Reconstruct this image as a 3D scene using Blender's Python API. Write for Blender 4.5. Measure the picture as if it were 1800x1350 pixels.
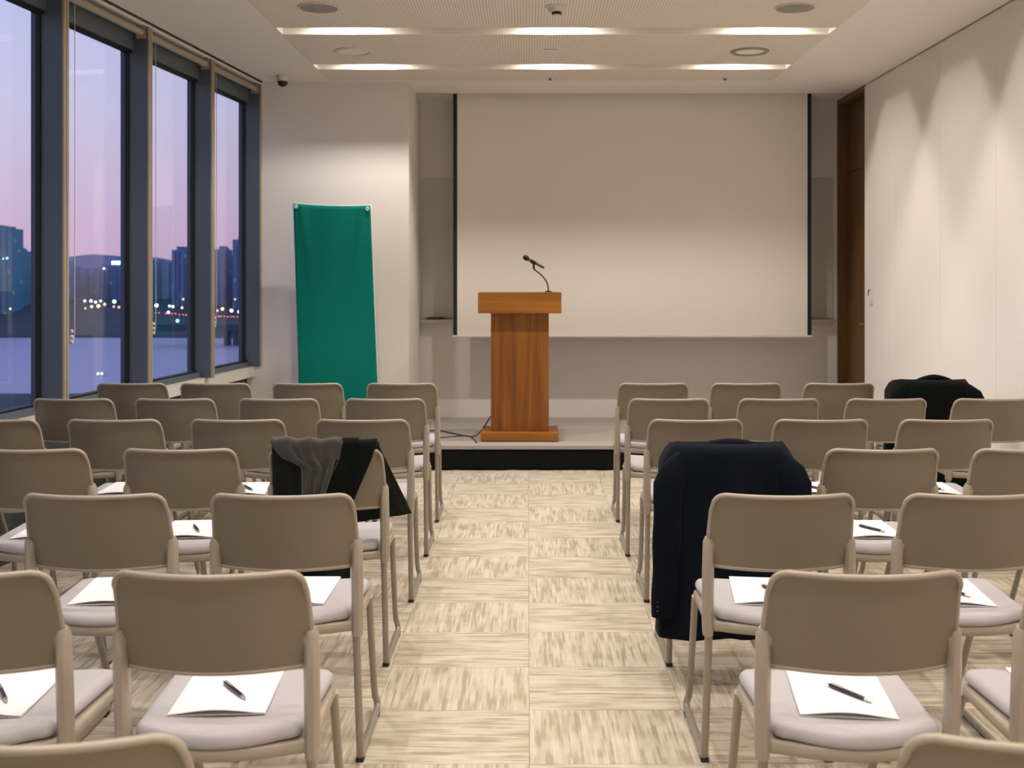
import bpy, bmesh, math, random
from mathutils import Vector, Matrix

random.seed(7)
sc = bpy.context.scene
for o in list(bpy.data.objects):
    bpy.data.objects.remove(o)
COL = sc.collection

# ------------------------------------------------------------------ camera
F, CX, CY, CAMH = 1960.0, 928.0, 490.0, 1.464      # focal length and vanishing point in pixels of the 1800x1350 frame
cam = bpy.data.cameras.new('camera')
cam.sensor_width = 36.0
cam.lens = 36.0 * F / 1800.0
cam.shift_x = -(CX - 900.0) / 1800.0
cam.shift_y = -(675.0 - CY) / 1800.0
cam.clip_start, cam.clip_end = 0.05, 20000
cam.dof.use_dof = True
cam.dof.focus_distance = 4.6
cam.dof.aperture_fstop = 5.6
camo = bpy.data.objects.new('camera', cam)
COL.objects.link(camo)
camo.location = (0, 0, CAMH)
camo.rotation_euler = (math.pi / 2, 0, 0)
sc.camera = camo

# ------------------------------------------------------------------ dusk sky
world = bpy.data.worlds.new('dusk_sky')
sc.world = world
world.use_nodes = True
nt = world.node_tree
nt.nodes.clear()
w_out = nt.nodes.new('ShaderNodeOutputWorld')
w_bg = nt.nodes.new('ShaderNodeBackground')
w_tc = nt.nodes.new('ShaderNodeTexCoord')
w_sep = nt.nodes.new('ShaderNodeSeparateXYZ')
w_map = nt.nodes.new('ShaderNodeMapRange')
w_ramp = nt.nodes.new('ShaderNodeValToRGB')
w_map.inputs['From Min'].default_value = -0.02
w_map.inputs['From Max'].default_value = 1.0
nt.links.new(w_tc.outputs['Generated'], w_sep.inputs[0])
nt.links.new(w_sep.outputs['Z'], w_map.inputs['Value'])
nt.links.new(w_map.outputs[0], w_ramp.inputs[0])
nt.links.new(w_ramp.outputs[0], w_bg.inputs['Color'])
nt.links.new(w_bg.outputs[0], w_out.inputs['Surface'])
els = w_ramp.color_ramp.elements
els[0].position, els[0].color = 0.0, (0.52, 0.32, 0.50, 1)
els[1].position, els[1].color = 1.0, (0.14, 0.19, 0.42, 1)
for p, c in ((0.045, (0.56, 0.37, 0.55, 1)), (0.09, (0.56, 0.43, 0.61, 1)), (0.16, (0.54, 0.50, 0.70, 1)),
             (0.26, (0.46, 0.48, 0.74, 1)), (0.5, (0.28, 0.34, 0.62, 1))):
    e = els.new(p)
    e.color = c
w_bg.inputs['Strength'].default_value = 1.42

sc.view_settings.view_transform = 'Standard'
sc.view_settings.look = 'None'
sc.view_settings.gamma = 1.0
sc.view_settings.use_curve_mapping = False
sc.view_settings.exposure = 0.0
sc.cycles.use_denoising = True
sc.cycles.use_light_tree = False
sc.cycles.max_bounces = 7
sc.cycles.diffuse_bounces = 5
sc.cycles.use_adaptive_sampling = True
sc.cycles.adaptive_threshold = 0.03
sc.cycles.transparent_max_bounces = 12
sc.cycles.caustics_reflective = False
sc.cycles.caustics_refractive = False
sc.cycles.sample_clamp_indirect = 6.0

LAMP_W = 60.0
LAMP_COL = (1.0, 0.905, 0.81)

# ------------------------------------------------------------------ materials
def mat(name, col, rough=0.6, metal=0.0, spec=0.5, emit=None, estr=0.0, bump=None, var=None, sheen=0.0):
    """col linear rgb; bump=(scale,strength,detail); var=(scale,amount) soft colour variation"""
    m = bpy.data.materials.new(name)
    m.use_nodes = True
    n, l = m.node_tree.nodes, m.node_tree.links
    b = n['Principled BSDF']
    b.inputs['Base Color'].default_value = (*col, 1)
    b.inputs['Roughness'].default_value = rough
    b.inputs['Metallic'].default_value = metal
    b.inputs['Specular IOR Level'].default_value = spec
    if sheen:
        b.inputs['Sheen Weight'].default_value = sheen
        b.inputs['Sheen Roughness'].default_value = 0.5
    if emit:
        b.inputs['Emission Color'].default_value = (*emit, 1)
        b.inputs['Emission Strength'].default_value = estr
    tc = n.new('ShaderNodeTexCoord')
    if var:
        nz = n.new('ShaderNodeTexNoise')
        nz.inputs['Scale'].default_value = var[0]
        nz.inputs['Detail'].default_value = 4
        l.new(tc.outputs['Object'], nz.inputs['Vector'])
        mx = n.new('ShaderNodeMix')
        mx.data_type = 'RGBA'
        mx.inputs[6].default_value = (*[c * (1 - var[1]) for c in col], 1)
        mx.inputs[7].default_value = (*[min(1, c * (1 + var[1])) for c in col], 1)
        l.new(nz.outputs['Fac'], mx.inputs[0])
        l.new(mx.outputs[2], b.inputs['Base Color'])
    if bump:
        nz = n.new('ShaderNodeTexNoise')
        nz.inputs['Scale'].default_value = bump[0]
        nz.inputs['Detail'].default_value = bump[2] if len(bump) > 2 else 3
        l.new(tc.outputs['Object'], nz.inputs['Vector'])
        bp = n.new('ShaderNodeBump')
        bp.inputs['Strength'].default_value = bump[1]
        bp.inputs['Distance'].default_value = 0.004
        l.new(nz.outputs['Fac'], bp.inputs['Height'])
        l.new(bp.outputs['Normal'], b.inputs['Normal'])
    return m

def wood(name, axis, c1, c2, c3, rough=0.45):
    """wood veneer with grain running along the given axis"""
    m = bpy.data.materials.new(name)
    m.use_nodes = True
    n, l = m.node_tree.nodes, m.node_tree.links
    b = n['Principled BSDF']
    b.inputs['Roughness'].default_value = rough
    tc = n.new('ShaderNodeTexCoord')
    mp = n.new('ShaderNodeMapping')
    s = [9.0, 9.0, 9.0]
    s[axis] = 0.55
    mp.inputs['Scale'].default_value = s
    l.new(tc.outputs['Object'], mp.inputs['Vector'])
    n1 = n.new('ShaderNodeTexNoise')
    n1.inputs['Scale'].default_value = 1.6
    n1.inputs['Detail'].default_value = 6
    n1.inputs['Roughness'].default_value = 0.55
    n1.inputs['Distortion'].default_value = 0.6
    l.new(mp.outputs[0], n1.inputs['Vector'])
    mp2 = n.new('ShaderNodeMapping')
    s2 = [120.0, 120.0, 120.0]
    s2[axis] = 3.0
    mp2.inputs['Scale'].default_value = s2
    l.new(tc.outputs['Object'], mp2.inputs['Vector'])
    n2 = n.new('ShaderNodeTexNoise')
    n2.inputs['Scale'].default_value = 1.0
    n2.inputs['Detail'].default_value = 2
    l.new(mp2.outputs[0], n2.inputs['Vector'])
    ad = n.new('ShaderNodeMath')
    ad.operation = 'MULTIPLY_ADD'
    ad.inputs[1].default_value = 0.28
    l.new(n2.outputs['Fac'], ad.inputs[0])
    l.new(n1.outputs['Fac'], ad.inputs[2])
    cr = n.new('ShaderNodeValToRGB')
    cr.color_ramp.elements[0].position = 0.42
    cr.color_ramp.elements[0].color = (*c1, 1)
    cr.color_ramp.elements[1].position = 0.82
    cr.color_ramp.elements[1].color = (*c3, 1)
    e = cr.color_ramp.elements.new(0.62)
    e.color = (*c2, 1)
    l.new(ad.outputs[0], cr.inputs[0])
    l.new(cr.outputs[0], b.inputs['Base Color'])
    return m

def carpet(name, along):
    """loop-pile carpet tile with streaks along local axis 0 (x) or 1 (y)"""
    m = bpy.data.materials.new(name)
    m.use_nodes = True
    n, l = m.node_tree.nodes, m.node_tree.links
    b = n['Principled BSDF']
    b.inputs['Roughness'].default_value = 0.95
    b.inputs['Specular IOR Level'].default_value = 0.1
    tc = n.new('ShaderNodeTexCoord')
    oi = n.new('ShaderNodeObjectInfo')
    ml = n.new('ShaderNodeMath')
    ml.operation = 'MULTIPLY'
    ml.inputs[1].default_value = 37.0
    l.new(oi.outputs['Random'], ml.inputs[0])
    cb = n.new('ShaderNodeCombineXYZ')
    for i in range(3):
        l.new(ml.outputs[0], cb.inputs[i])
    va = n.new('ShaderNodeVectorMath')
    va.operation = 'ADD'
    l.new(tc.outputs['Object'], va.inputs[0])
    l.new(cb.outputs[0], va.inputs[1])
    sp = n.new('ShaderNodeSeparateXYZ')
    l.new(va.outputs[0], sp.inputs[0])
    def m2(op, a, b=None, c=None):
        t = n.new('ShaderNodeMath')
        t.operation = op
        for i, q in enumerate((a, b, c)):
            if q is None:
                continue
            if isinstance(q, (int, float)):
                t.inputs[i].default_value = q
            else:
                l.new(q, t.inputs[i])
        return t.outputs[0]
    ac, al = sp.outputs[1 - along], sp.outputs[along]
    def lines(width, length, detail):
        k = m2('FLOOR', m2('DIVIDE', ac, width))
        v = n.new('ShaderNodeCombineXYZ')
        l.new(m2('MULTIPLY', k, 7.31), v.inputs[0])
        l.new(m2('DIVIDE', al, length), v.inputs[1])
        l.new(ml.outputs[0], v.inputs[2])
        t = n.new('ShaderNodeTexNoise')
        t.inputs['Scale'].default_value = 1.0
        t.inputs['Detail'].default_value = detail
        l.new(v.outputs[0], t.inputs['Vector'])
        return t.outputs['Fac']
    patch = n.new('ShaderNodeTexNoise')
    patch.inputs['Scale'].default_value = 9.0
    patch.inputs['Detail'].default_value = 2
    l.new(va.outputs[0], patch.inputs['Vector'])
    mm0 = m2('MULTIPLY_ADD', lines(0.0085, 0.19, 1), 0.8, m2('MULTIPLY', lines(0.019, 0.22, 0), 0.5))
    mm = n.new('ShaderNodeMath')
    mm.operation = 'MULTIPLY_ADD'
    mm.inputs[1].default_value = 0.35
    l.new(patch.outputs['Fac'], mm.inputs[0])
    l.new(mm0, mm.inputs[2])
    cr = n.new('ShaderNodeValToRGB')
    r = cr.color_ramp
    r.elements[0].position, r.elements[0].color = 0.66, (0.40, 0.338, 0.248, 1)
    r.elements[1].position, r.elements[1].color = 0.98, (0.595, 0.542, 0.452, 1)
    e = r.elements.new(0.82)
    e.color = (0.52, 0.46, 0.364, 1)
    l.new(mm.outputs[0], cr.inputs[0])
    l.new(cr.outputs[0], b.inputs['Base Color'])
    pile = n.new('ShaderNodeTexNoise')
    pile.inputs['Scale'].default_value = 420
    l.new(tc.outputs['Object'], pile.inputs['Vector'])
    bp = n.new('ShaderNodeBump')
    bp.inputs['Strength'].default_value = 0.35
    bp.inputs['Distance'].default_value = 0.003
    l.new(pile.outputs['Fac'], bp.inputs['Height'])
    l.new(bp.outputs['Normal'], b.inputs['Normal'])
    return m

def perforated(name):
    """painted acoustic board with a regular grid of small drilled holes"""
    m = bpy.data.materials.new(name)
    m.use_nodes = True
    n, l = m.node_tree.nodes, m.node_tree.links
    b = n['Principled BSDF']
    b.inputs['Roughness'].default_value = 0.8
    tc = n.new('ShaderNodeTexCoord')
    sp = n.new('ShaderNodeSeparateXYZ')
    l.new(tc.outputs['Object'], sp.inputs[0])
    sq = []
    for i in range(2):
        dv = n.new('ShaderNodeMath'); dv.operation = 'DIVIDE'; dv.inputs[1].default_value = 0.0185
        l.new(sp.outputs[i], dv.inputs[0])
        fr = n.new('ShaderNodeMath'); fr.operation = 'FRACT'
        l.new(dv.outputs[0], fr.inputs[0])
        sb = n.new('ShaderNodeMath'); sb.operation = 'SUBTRACT'; sb.inputs[1].default_value = 0.5
        l.new(fr.outputs[0], sb.inputs[0])
        pw = n.new('ShaderNodeMath'); pw.operation = 'MULTIPLY'
        l.new(sb.outputs[0], pw.inputs[0]); l.new(sb.outputs[0], pw.inputs[1])
        sq.append(pw)
    ad = n.new('ShaderNodeMath'); ad.operation = 'ADD'
    l.new(sq[0].outputs[0], ad.inputs[0]); l.new(sq[1].outputs[0], ad.inputs[1])
    lt = n.new('ShaderNodeMath'); lt.operation = 'LESS_THAN'; lt.inputs[1].default_value = 0.095
    l.new(ad.outputs[0], lt.inputs[0])
    mx = n.new('ShaderNodeMix'); mx.data_type = 'RGBA'
    mx.inputs[6].default_value = (0.90, 0.84, 0.76, 1)
    mx.inputs[7].default_value = (0.56, 0.50, 0.43, 1)
    l.new(lt.outputs[0], mx.inputs[0])
    l.new(mx.outputs[2], b.inputs['Base Color'])
    return m

def glass_mat(name, tint=(0.93, 0.95, 0.96), boost=1.0):
    m = bpy.data.materials.new(name)
    m.use_nodes = True
    n, l = m.node_tree.nodes, m.node_tree.links
    n.remove(n['Principled BSDF'])
    tr = n.new('ShaderNodeBsdfTransparent'); tr.inputs[0].default_value = (*tint, 1)
    gl = n.new('ShaderNodeBsdfGlossy'); gl.inputs['Roughness'].default_value = 0.0
    fr = n.new('ShaderNodeFresnel')
    ge = n.new('ShaderNodeNewGeometry')
    io = n.new('ShaderNodeMapRange')          # same reflectance whichever side of the thin pane is hit
    io.inputs['To Min'].default_value = 1.45
    io.inputs['To Max'].default_value = 1 / 1.45
    l.new(ge.outputs['Backfacing'], io.inputs['Value'])
    l.new(io.outputs[0], fr.inputs['IOR'])
    mu = n.new('ShaderNodeMath'); mu.operation = 'MULTIPLY'; mu.inputs[1].default_value = boost
    mix = n.new('ShaderNodeMixShader')
    l.new(fr.outputs[0], mu.inputs[0]); l.new(mu.outputs[0], mix.inputs[0])
    l.new(tr.outputs[0], mix.inputs[1]); l.new(gl.outputs[0], mix.inputs[2])
    l.new(mix.outputs[0], n['Material Output'].inputs['Surface'])
    return m

def facade(name, base, stripe, lit=0.985):
    """far tower facade: pale vertical bays, dark window bands, a few lit rooms"""
    m = bpy.data.materials.new(name)
    m.use_nodes = True
    n, l = m.node_tree.nodes, m.node_tree.links
    b = n['Principled BSDF']; b.inputs['Roughness'].default_value = 0.7
    tc = n.new('ShaderNodeTexCoord')
    oi = n.new('ShaderNodeObjectInfo')
    mp = n.new('ShaderNodeMapping'); mp.inputs['Scale'].default_value = (1 / 4.0, 1 / 4.0, 1 / 3.2)
    l.new(tc.outputs['Object'], mp.inputs['Vector'])
    fl = n.new('ShaderNodeVectorMath'); fl.operation = 'FLOOR'
    l.new(mp.outputs[0], fl.inputs[0])
    wn = n.new('ShaderNodeTexWhiteNoise'); wn.noise_dimensions = '4D'
    l.new(fl.outputs[0], wn.inputs['Vector']); l.new(oi.outputs['Random'], wn.inputs['W'])
    gt = n.new('ShaderNodeMath'); gt.operation = 'GREATER_THAN'; gt.inputs[1].default_value = lit
    l.new(wn.outputs['Value'], gt.inputs[0])
    ws = n.new('ShaderNodeTexWave'); ws.wave_type = 'BANDS'; ws.bands_direction = 'X'
    ws.inputs['Scale'].default_value = 0.045; ws.inputs['Distortion'].default_value = 0.0
    l.new(tc.outputs['Object'], ws.inputs['Vector'])
    mx = n.new('ShaderNodeMix'); mx.data_type = 'RGBA'
    mx.inputs[6].default_value = (*base, 1); mx.inputs[7].default_value = (*stripe, 1)
    l.new(ws.outputs['Fac'], mx.inputs[0]); l.new(mx.outputs[2], b.inputs['Base Color'])
    es = n.new('ShaderNodeMath'); es.operation = 'MULTIPLY'; es.inputs[1].default_value = 0.09
    l.new(gt.outputs[0], es.inputs[0]); l.new(es.outputs[0], b.inputs['Emission Strength'])
    b.inputs['Emission Color'].default_value = (0.8, 0.9, 1.0, 1)
    return m

M = dict(
    wall=mat('wall_paint', (0.82, 0.79, 0.757), 0.75, bump=(300, 0.05)),
    ceil=mat('ceiling_paint', (0.89, 0.85, 0.80), 0.85),
    perf=perforated('perforated_board'),
    trough=mat('trough_lining', (0.86, 0.82, 0.74), 0.4),
    frame=mat('window_metal', (0.105, 0.135, 0.165), 0.45, 0.2),
    gasket=mat('black_gasket', (0.006, 0.007, 0.008), 0.6),
    strip=mat('mullion_strip', (0.42, 0.37, 0.27), 0.4, 0.3),
    sill=mat('sill_paint', (0.66, 0.62, 0.57), 0.35),
    lowwall=mat('convector_metal', (0.05, 0.06, 0.065), 0.5),  # plain dark grey below the sill
    glass=glass_mat('window_glass', boost=1.0),
    cpx=carpet('carpet_crosswise', 0),
    cpy=carpet('carpet_lengthwise', 1),
    chairframe=mat('chair_frame', (0.37, 0.32, 0.255), 0.38, bump=(700, 0.04)),  # same plastic as the backrest, lightened for light on edges and posts
    plastic=mat('chair_plastic', (0.205, 0.172, 0.124), 0.4, bump=(700, 0.04)),  # same plastic as the frame, darkened for the shaded back face
    tube=mat('chair_tube', (0.33, 0.295, 0.25), 0.35, 0.25),
    cushion=mat('chair_fabric', (0.43, 0.405, 0.42), 0.9, bump=(900, 0.2), sheen=0.2),
    rubber=mat('rubber', (0.02, 0.019, 0.017), 0.7),
    paper=mat('paper', (0.87, 0.86, 0.86), 0.75),
    paper_in=mat('paper_inside', (0.74, 0.72, 0.73), 0.8),
    pen=mat('pen_barrel', (0.018, 0.010, 0.014), 0.25),
    pen_metal=mat('pen_metal', (0.65, 0.6, 0.55), 0.25, 0.9),
    navy=mat('navy_wool', (0.0035, 0.0055, 0.0115), 0.9, bump=(500, 0.3), sheen=0.03, spec=0.08),
    blackcloth=mat('black_cloth', (0.0035, 0.0055, 0.005), 0.9, bump=(400, 0.3), sheen=0.02, spec=0.1),
    greywool=mat('grey_wool', (0.062, 0.056, 0.050), 0.95, bump=(260, 0.6), var=(40, 0.35), sheen=0.25, spec=0.1),
    lining=mat('coat_lining', (0.006, 0.0085, 0.0075), 0.75, bump=(300, 0.2), spec=0.2),
    wood_x=wood('teak_crosswise', 0, (0.21, 0.071, 0.006), (0.315, 0.114, 0.011), (0.42, 0.168, 0.018)),
    wood_z=wood('teak_upright', 2, (0.165, 0.054, 0.005), (0.265, 0.092, 0.009), (0.40, 0.158, 0.017)),
    doorwood=wood('door_walnut', 2, (0.10, 0.049, 0.013), (0.135, 0.068, 0.019), (0.165, 0.086, 0.026)),
    screen=mat('screen_cloth', (0.84, 0.80, 0.74), 0.8),
    black=mat('black_border', (0.006, 0.007, 0.006), 0.6),
    bar=mat('screen_bar', (0.70, 0.66, 0.59), 0.4),
    board=mat('glass_board', (0.60, 0.60, 0.53), 0.12),
    tray=mat('tray_metal', (0.5, 0.47, 0.40), 0.35, 0.4),
    green=mat('green_banner', (0.0003, 0.20, 0.158), 0.7, spec=0.15, bump=(6, 0.25, 2), var=(2.5, 0.10)),
    banner_back=mat('banner_edge', (0.72, 0.80, 0.75), 0.6),
    stage=mat('stage_carpet', (0.42, 0.385, 0.345), 0.95, bump=(500, 0.4), var=(60, 0.12)),
    skirt=mat('stage_skirt', (0.003, 0.005, 0.0045), 0.5, spec=0.15),
    whiteplastic=mat('white_plastic', (0.70, 0.66, 0.58), 0.4),
    speaker=mat('speaker_mesh', (0.33, 0.30, 0.25), 0.7),
    dark=mat('dark_plastic', (0.008, 0.009, 0.008), 0.3),
    chrome=mat('chrome', (0.7, 0.68, 0.64), 0.15, 1.0),
    brass=mat('brass', (0.65, 0.5, 0.3), 0.3, 0.9),
    mic=mat('microphone_metal', (0.012, 0.012, 0.010), 0.35, 0.3),
    micgrip=mat('microphone_handle', (0.10, 0.095, 0.08), 0.3, 0.5),
    chain=mat('clear_chain', (0.62, 0.56, 0.53), 0.2),
    blind=mat('blind_tube', (0.40, 0.35, 0.27), 0.6),
    cable=mat('cable', (0.05, 0.045, 0.035), 0.5),
    lens=mat('lamp_lens', (1, 1, 1), 0.3, emit=(1.0, 0.86, 0.68), estr=40.0),
    water=mat('river_water', (0.54, 0.51, 0.66), 0.5, bump=(0.6, 0.3)),  # sky reflection put into the base colour as lavender
    bank=mat('bank_ground', (0.045, 0.075, 0.105), 0.9, var=(0.02, 0.5)),
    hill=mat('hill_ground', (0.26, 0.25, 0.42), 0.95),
    tower_a=facade('tower_blue', (0.105, 0.225, 0.43), (0.15, 0.285, 0.50)),  # distance haze put into the base colours of all three tower materials
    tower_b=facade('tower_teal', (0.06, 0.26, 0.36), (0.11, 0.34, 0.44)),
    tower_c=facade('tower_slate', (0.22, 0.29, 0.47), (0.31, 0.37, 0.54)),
    concrete=mat('bridge_concrete', (0.035, 0.06, 0.11), 0.8),
    carpaint=mat('car_paint', (0.03, 0.03, 0.035), 0.3),
)
def glow(name, c, s):
    return mat(name, (0.5, 0.5, 0.5), 0.4, emit=c, estr=s)
G = dict(white=glow('lamp_white', (0.85, 0.97, 1.0), 4.0), warm=glow('lamp_warm', (1.0, 0.78, 0.36), 3.2),
         orange=glow('lamp_orange', (1.0, 0.58, 0.34), 2.2), teal=glow('lamp_teal', (0.35, 1.0, 0.95), 2.2),
         red=glow('lamp_red', (1.0, 0.16, 0.22), 2.2), pink=glow('lamp_pink', (1.0, 0.62, 0.68), 2.4))

for _m in bpy.data.materials:                 # small glowing surfaces need no direct light sampling
    _m.cycles.emission_sampling = 'NONE'

# ------------------------------------------------------------------ mesh helpers
class MB:
    def __init__(self):
        self.v, self.f = [], []
    def add(self, vs, fs):
        k = len(self.v)
        self.v += [tuple(p) for p in vs]
        self.f += [tuple(i + k for i in q) for q in fs]
        return self
    def box(self, x0, x1, y0, y1, z0, z1):
        vs = [(x0, y0, z0), (x1, y0, z0), (x1, y1, z0), (x0, y1, z0), (x0, y0, z1), (x1, y0, z1), (x1, y1, z1), (x0, y1, z1)]
        return self.hexa(vs)
    def hexa(self, vs):
        return self.add(vs, [(0, 3, 2, 1), (4, 5, 6, 7), (0, 1, 5, 4), (1, 2, 6, 5), (2, 3, 7, 6), (3, 0, 4, 7)])
    def bevbox(self, x0, x1, y0, y1, z0, z1, r):
        """box with chamfered edges"""
        bm = bmesh.new()
        vs = [bm.verts.new(p) for p in ((x0, y0, z0), (x1, y0, z0), (x1, y1, z0), (x0, y1, z0), (x0, y0, z1), (x1, y0, z1), (x1, y1, z1), (x0, y1, z1))]
        for q in [(0, 3, 2, 1), (4, 5, 6, 7), (0, 1, 5, 4), (1, 2, 6, 5), (2, 3, 7, 6), (3, 0, 4, 7)]:
            bm.faces.new([vs[i] for i in q])
        bmesh.ops.bevel(bm, geom=list(bm.edges), offset=r, segments=2, profile=0.6, affect='EDGES')
        bm.verts.index_update()
        self.add([v.co[:] for v in bm.verts], [[v.index for v in f.verts] for f in bm.faces])
        bm.free()
        return self
    def tube(self, path, r, seg=8, caps=True, sx=1.0, sy=1.0, up=(0, 0, 1), closed=False):
        P = [Vector(p) for p in path]
        n = len(P)
        R = r if isinstance(r, (list, tuple)) else [r] * n
        vs, fs = [], []
        nrm = None
        for i in range(n):
            if closed:
                t = (P[(i + 1) % n] - P[i - 1]).normalized()
            else:
                t = (P[min(i + 1, n - 1)] - P[max(i - 1, 0)]).normalized()
            if nrm is None:
                u = Vector(up)
                if abs(u.dot(t)) > 0.95:
                    u = Vector((0, 1, 0)) if abs(t.y) < 0.9 else Vector((1, 0, 0))
                nrm = (u - t * u.dot(t)).normalized()
            else:
                nrm = (nrm - t * nrm.dot(t)).normalized()
            b = t.cross(nrm)
            for k in range(seg):
                a = 2 * math.pi * (k + 0.5) / seg
                vs.append(P[i] + nrm * math.cos(a) * R[i] * sx + b * math.sin(a) * R[i] * sy)
        m = n if closed else n - 1
        for i in range(m):
            j = (i + 1) % n
            for k in range(seg):
                k2 = (k + 1) % seg
                fs.append((i * seg + k, i * seg + k2, j * seg + k2, j * seg + k))
        if caps and not closed:
            fs.append(tuple(range(seg - 1, -1, -1)))
            fs.append(tuple((n - 1) * seg + k for k in range(seg)))
        return self.add(vs, fs)
    def lathe(self, prof, c=(0, 0, 0), seg=20):
        """profile of (r, z) turned about the vertical axis through c; ends are closed"""
        vs, fs = [], []
        n = len(prof)
        for r, z in prof:
            for k in range(seg):
                a = 2 * math.pi * k / seg
                vs.append((c[0] + r * math.cos(a), c[1] + r * math.sin(a), c[2] + z))
        for i in range(n - 1):
            for k in range(seg):
                k2 = (k + 1) % seg
                fs.append((i * seg + k, i * seg + k2, (i + 1) * seg + k2, (i + 1) * seg + k))
        fs.append(tuple(range(seg - 1, -1, -1)))
        fs.append(tuple((n - 1) * seg + k for k in range(seg)))
        return self.add(vs, fs)
    def grid(self, fn, nu, nv):
        vs = [fn(i / nu, j / nv) for j in range(nv + 1) for i in range(nu + 1)]
        w = nu + 1
        fs = [(j * w + i, j * w + i + 1, (j + 1) * w + i + 1, (j + 1) * w + i) for j in range(nv) for i in range(nu)]
        return self.add(vs, fs)
    def build(self, name, material, parent=None, origin=(0, 0, 0), smooth=None, solid=None):
        """origin is subtracted from the vertices; a top-level object is placed there, a child keeps its parent's frame"""
        o3 = Vector(origin)
        me = bpy.data.meshes.new(name)
        me.from_pydata([Vector(p) - o3 for p in self.v], [], self.f)
        bm = bmesh.new()
        bm.from_mesh(me)
        bmesh.ops.recalc_face_normals(bm, faces=list(bm.faces))
        bm.to_mesh(me)
        bm.free()
        if smooth:
            me.shade_smooth()
            me.set_sharp_from_angle(angle=math.radians(smooth))
        me.materials.append(material)
        o = bpy.data.objects.new(name, me)
        COL.objects.link(o)
        if parent is not None:
            o.parent = parent
            o.location = o3
        else:
            o.location = o3
        if solid:
            md = o.modifiers.new('thickness', 'SOLIDIFY')
            md.thickness = solid
            md.offset = 0
        return o

def tag(o, label=None, cat=None, group=None, kind=None):
    if label: o['label'] = label
    if cat: o['category'] = cat
    if group: o['group'] = group
    if kind: o['kind'] = kind
    return o

def empty(name, loc=(0, 0, 0)):
    o = bpy.data.objects.new(name, None)
    o.empty_display_size = 0.1
    COL.objects.link(o)
    o.location = loc
    return o

def copy_tree(o, parent=None):
    c = o.copy()
    COL.objects.link(c)
    if parent is not None:
        c.parent = parent
    for ch in list(o.children):
        copy_tree(ch, c)
    return c

def struct(o):
    o['kind'] = 'structure'
    return o

# ------------------------------------------------------------------ the room shell
CEIL = 3.10
XR = 2.838                    # right wall
YB = 10.243                   # recessed front wall behind the screen
YW = 9.255                    # wall behind the banner
XREC = -0.988                 # left side of the recess
YBACK = -2.6                  # wall behind the camera
SL = 0.1                      # slant of the window wall
def winx(y):
    return -2.21 + SL * (y - YW)
TN = math.hypot(1, SL)
def W(s, n, z):               # point on the window wall: s along it, n into the room
    return (winx(s) + n / TN, s - SL * n / TN, z)
def wbox(mb, s0, s1, n0, n1, z0, z1):
    return mb.hexa([W(s0, n0, z0), W(s0, n1, z0), W(s1, n1, z0), W(s1, n0, z0), W(s0, n0, z1), W(s0, n1, z1), W(s1, n1, z1), W(s1, n0, z1)])

floor = struct(MB().add([(-3.75, YBACK, -0.006), (XR + 0.2, YBACK, -0.006), (XR + 0.2, YB + .1, -0.006), (-2.2, YB + .1, -0.006),
                         (-3.75, YBACK, -0.2), (XR + 0.2, YBACK, -0.2), (XR + 0.2, YB + .1, -0.2), (-2.2, YB + .1, -0.2)],
                        [(0, 1, 2, 3), (7, 6, 5, 4), (0, 4, 5, 1), (1, 5, 6, 2), (2, 6, 7, 3), (3, 7, 4, 0)]).build('floor', M['cpx']))
# carpet tiles, quarter-turned like a chequerboard
TW, TD = 0.518, 0.419
proto = {}
for ori, mm in ((0, M['cpx']), (1, M['cpy'])):
    g = 0.0005
    b = MB().bevbox(-TW / 2 + g, TW / 2 - g, -TD / 2 + g, TD / 2 - g, -0.006, 0.0, 0.0006)
    o = b.build('carpet_tile', mm)
    proto[ori] = o.data
    bpy.data.objects.remove(o)
for j in range(-8, 12):
    yc = 4.412 + TD * j
    if yc > YW - 0.1:
        continue
    for i in range(-6, 6):
        xc = 0.004 + TW * (i + 0.5)
        if xc - TW / 2 < winx(yc - TD / 2) - 0.12 or xc + TW / 2 > XR + 0.02:
            continue
        if yc - TD / 2 > 8.6 and xc - TW / 2 > XREC:
            continue
        o = bpy.data.objects.new('carpet_tile', proto[1 if (i + j) % 2 == 0 else 0])
        COL.objects.link(o)
        o.parent = floor
        o.location = (xc, yc, 0)

# front wall in the recess, banner wall, back wall
struct(MB().box(XREC - 0.05, XR + 0.25, YB, YB + 0.15, 0, CEIL + 0.3).build('wall_front', M['wall'], origin=(1, YB, 0)))
struct(MB().box(winx(YW) - 0.17, XREC, YW, YB + 0.1, 0, CEIL + 0.3).build('wall_front_left', M['wall'], origin=(-1.6, YW, 0)))
struct(MB().box(-3.9, XR + 0.2, YBACK - 0.15, YBACK, 0, CEIL + 0.3).build('wall_back', M['wall'], origin=(0, YBACK, 0)))
# right wall: backing and upright panels with fine joints
YD = 9.398                    # near edge of the door opening
wr = struct(MB().box(XR + 0.012, XR + 0.2, YBACK, YD, 0, CEIL + 0.3).build('wall_right', M['wall'], origin=(XR, 4, 0)))
edges = [YD, 8.6, 7.68, 6.76, 5.84, 4.92, 4.0, 3.08, 2.16, 1.24, 0.32, -0.6, -1.52, YBACK]
for a, b in zip(edges[1:], edges[:-1]):
    MB().bevbox(XR, XR + 0.014, a + 0.0015, b - 0.0015, 0.0, CEIL - 0.012, 0.0012).build('wall_panel', M['wall'], wr).matrix_parent_inverse = wr.matrix_basis.inverted()

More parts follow.
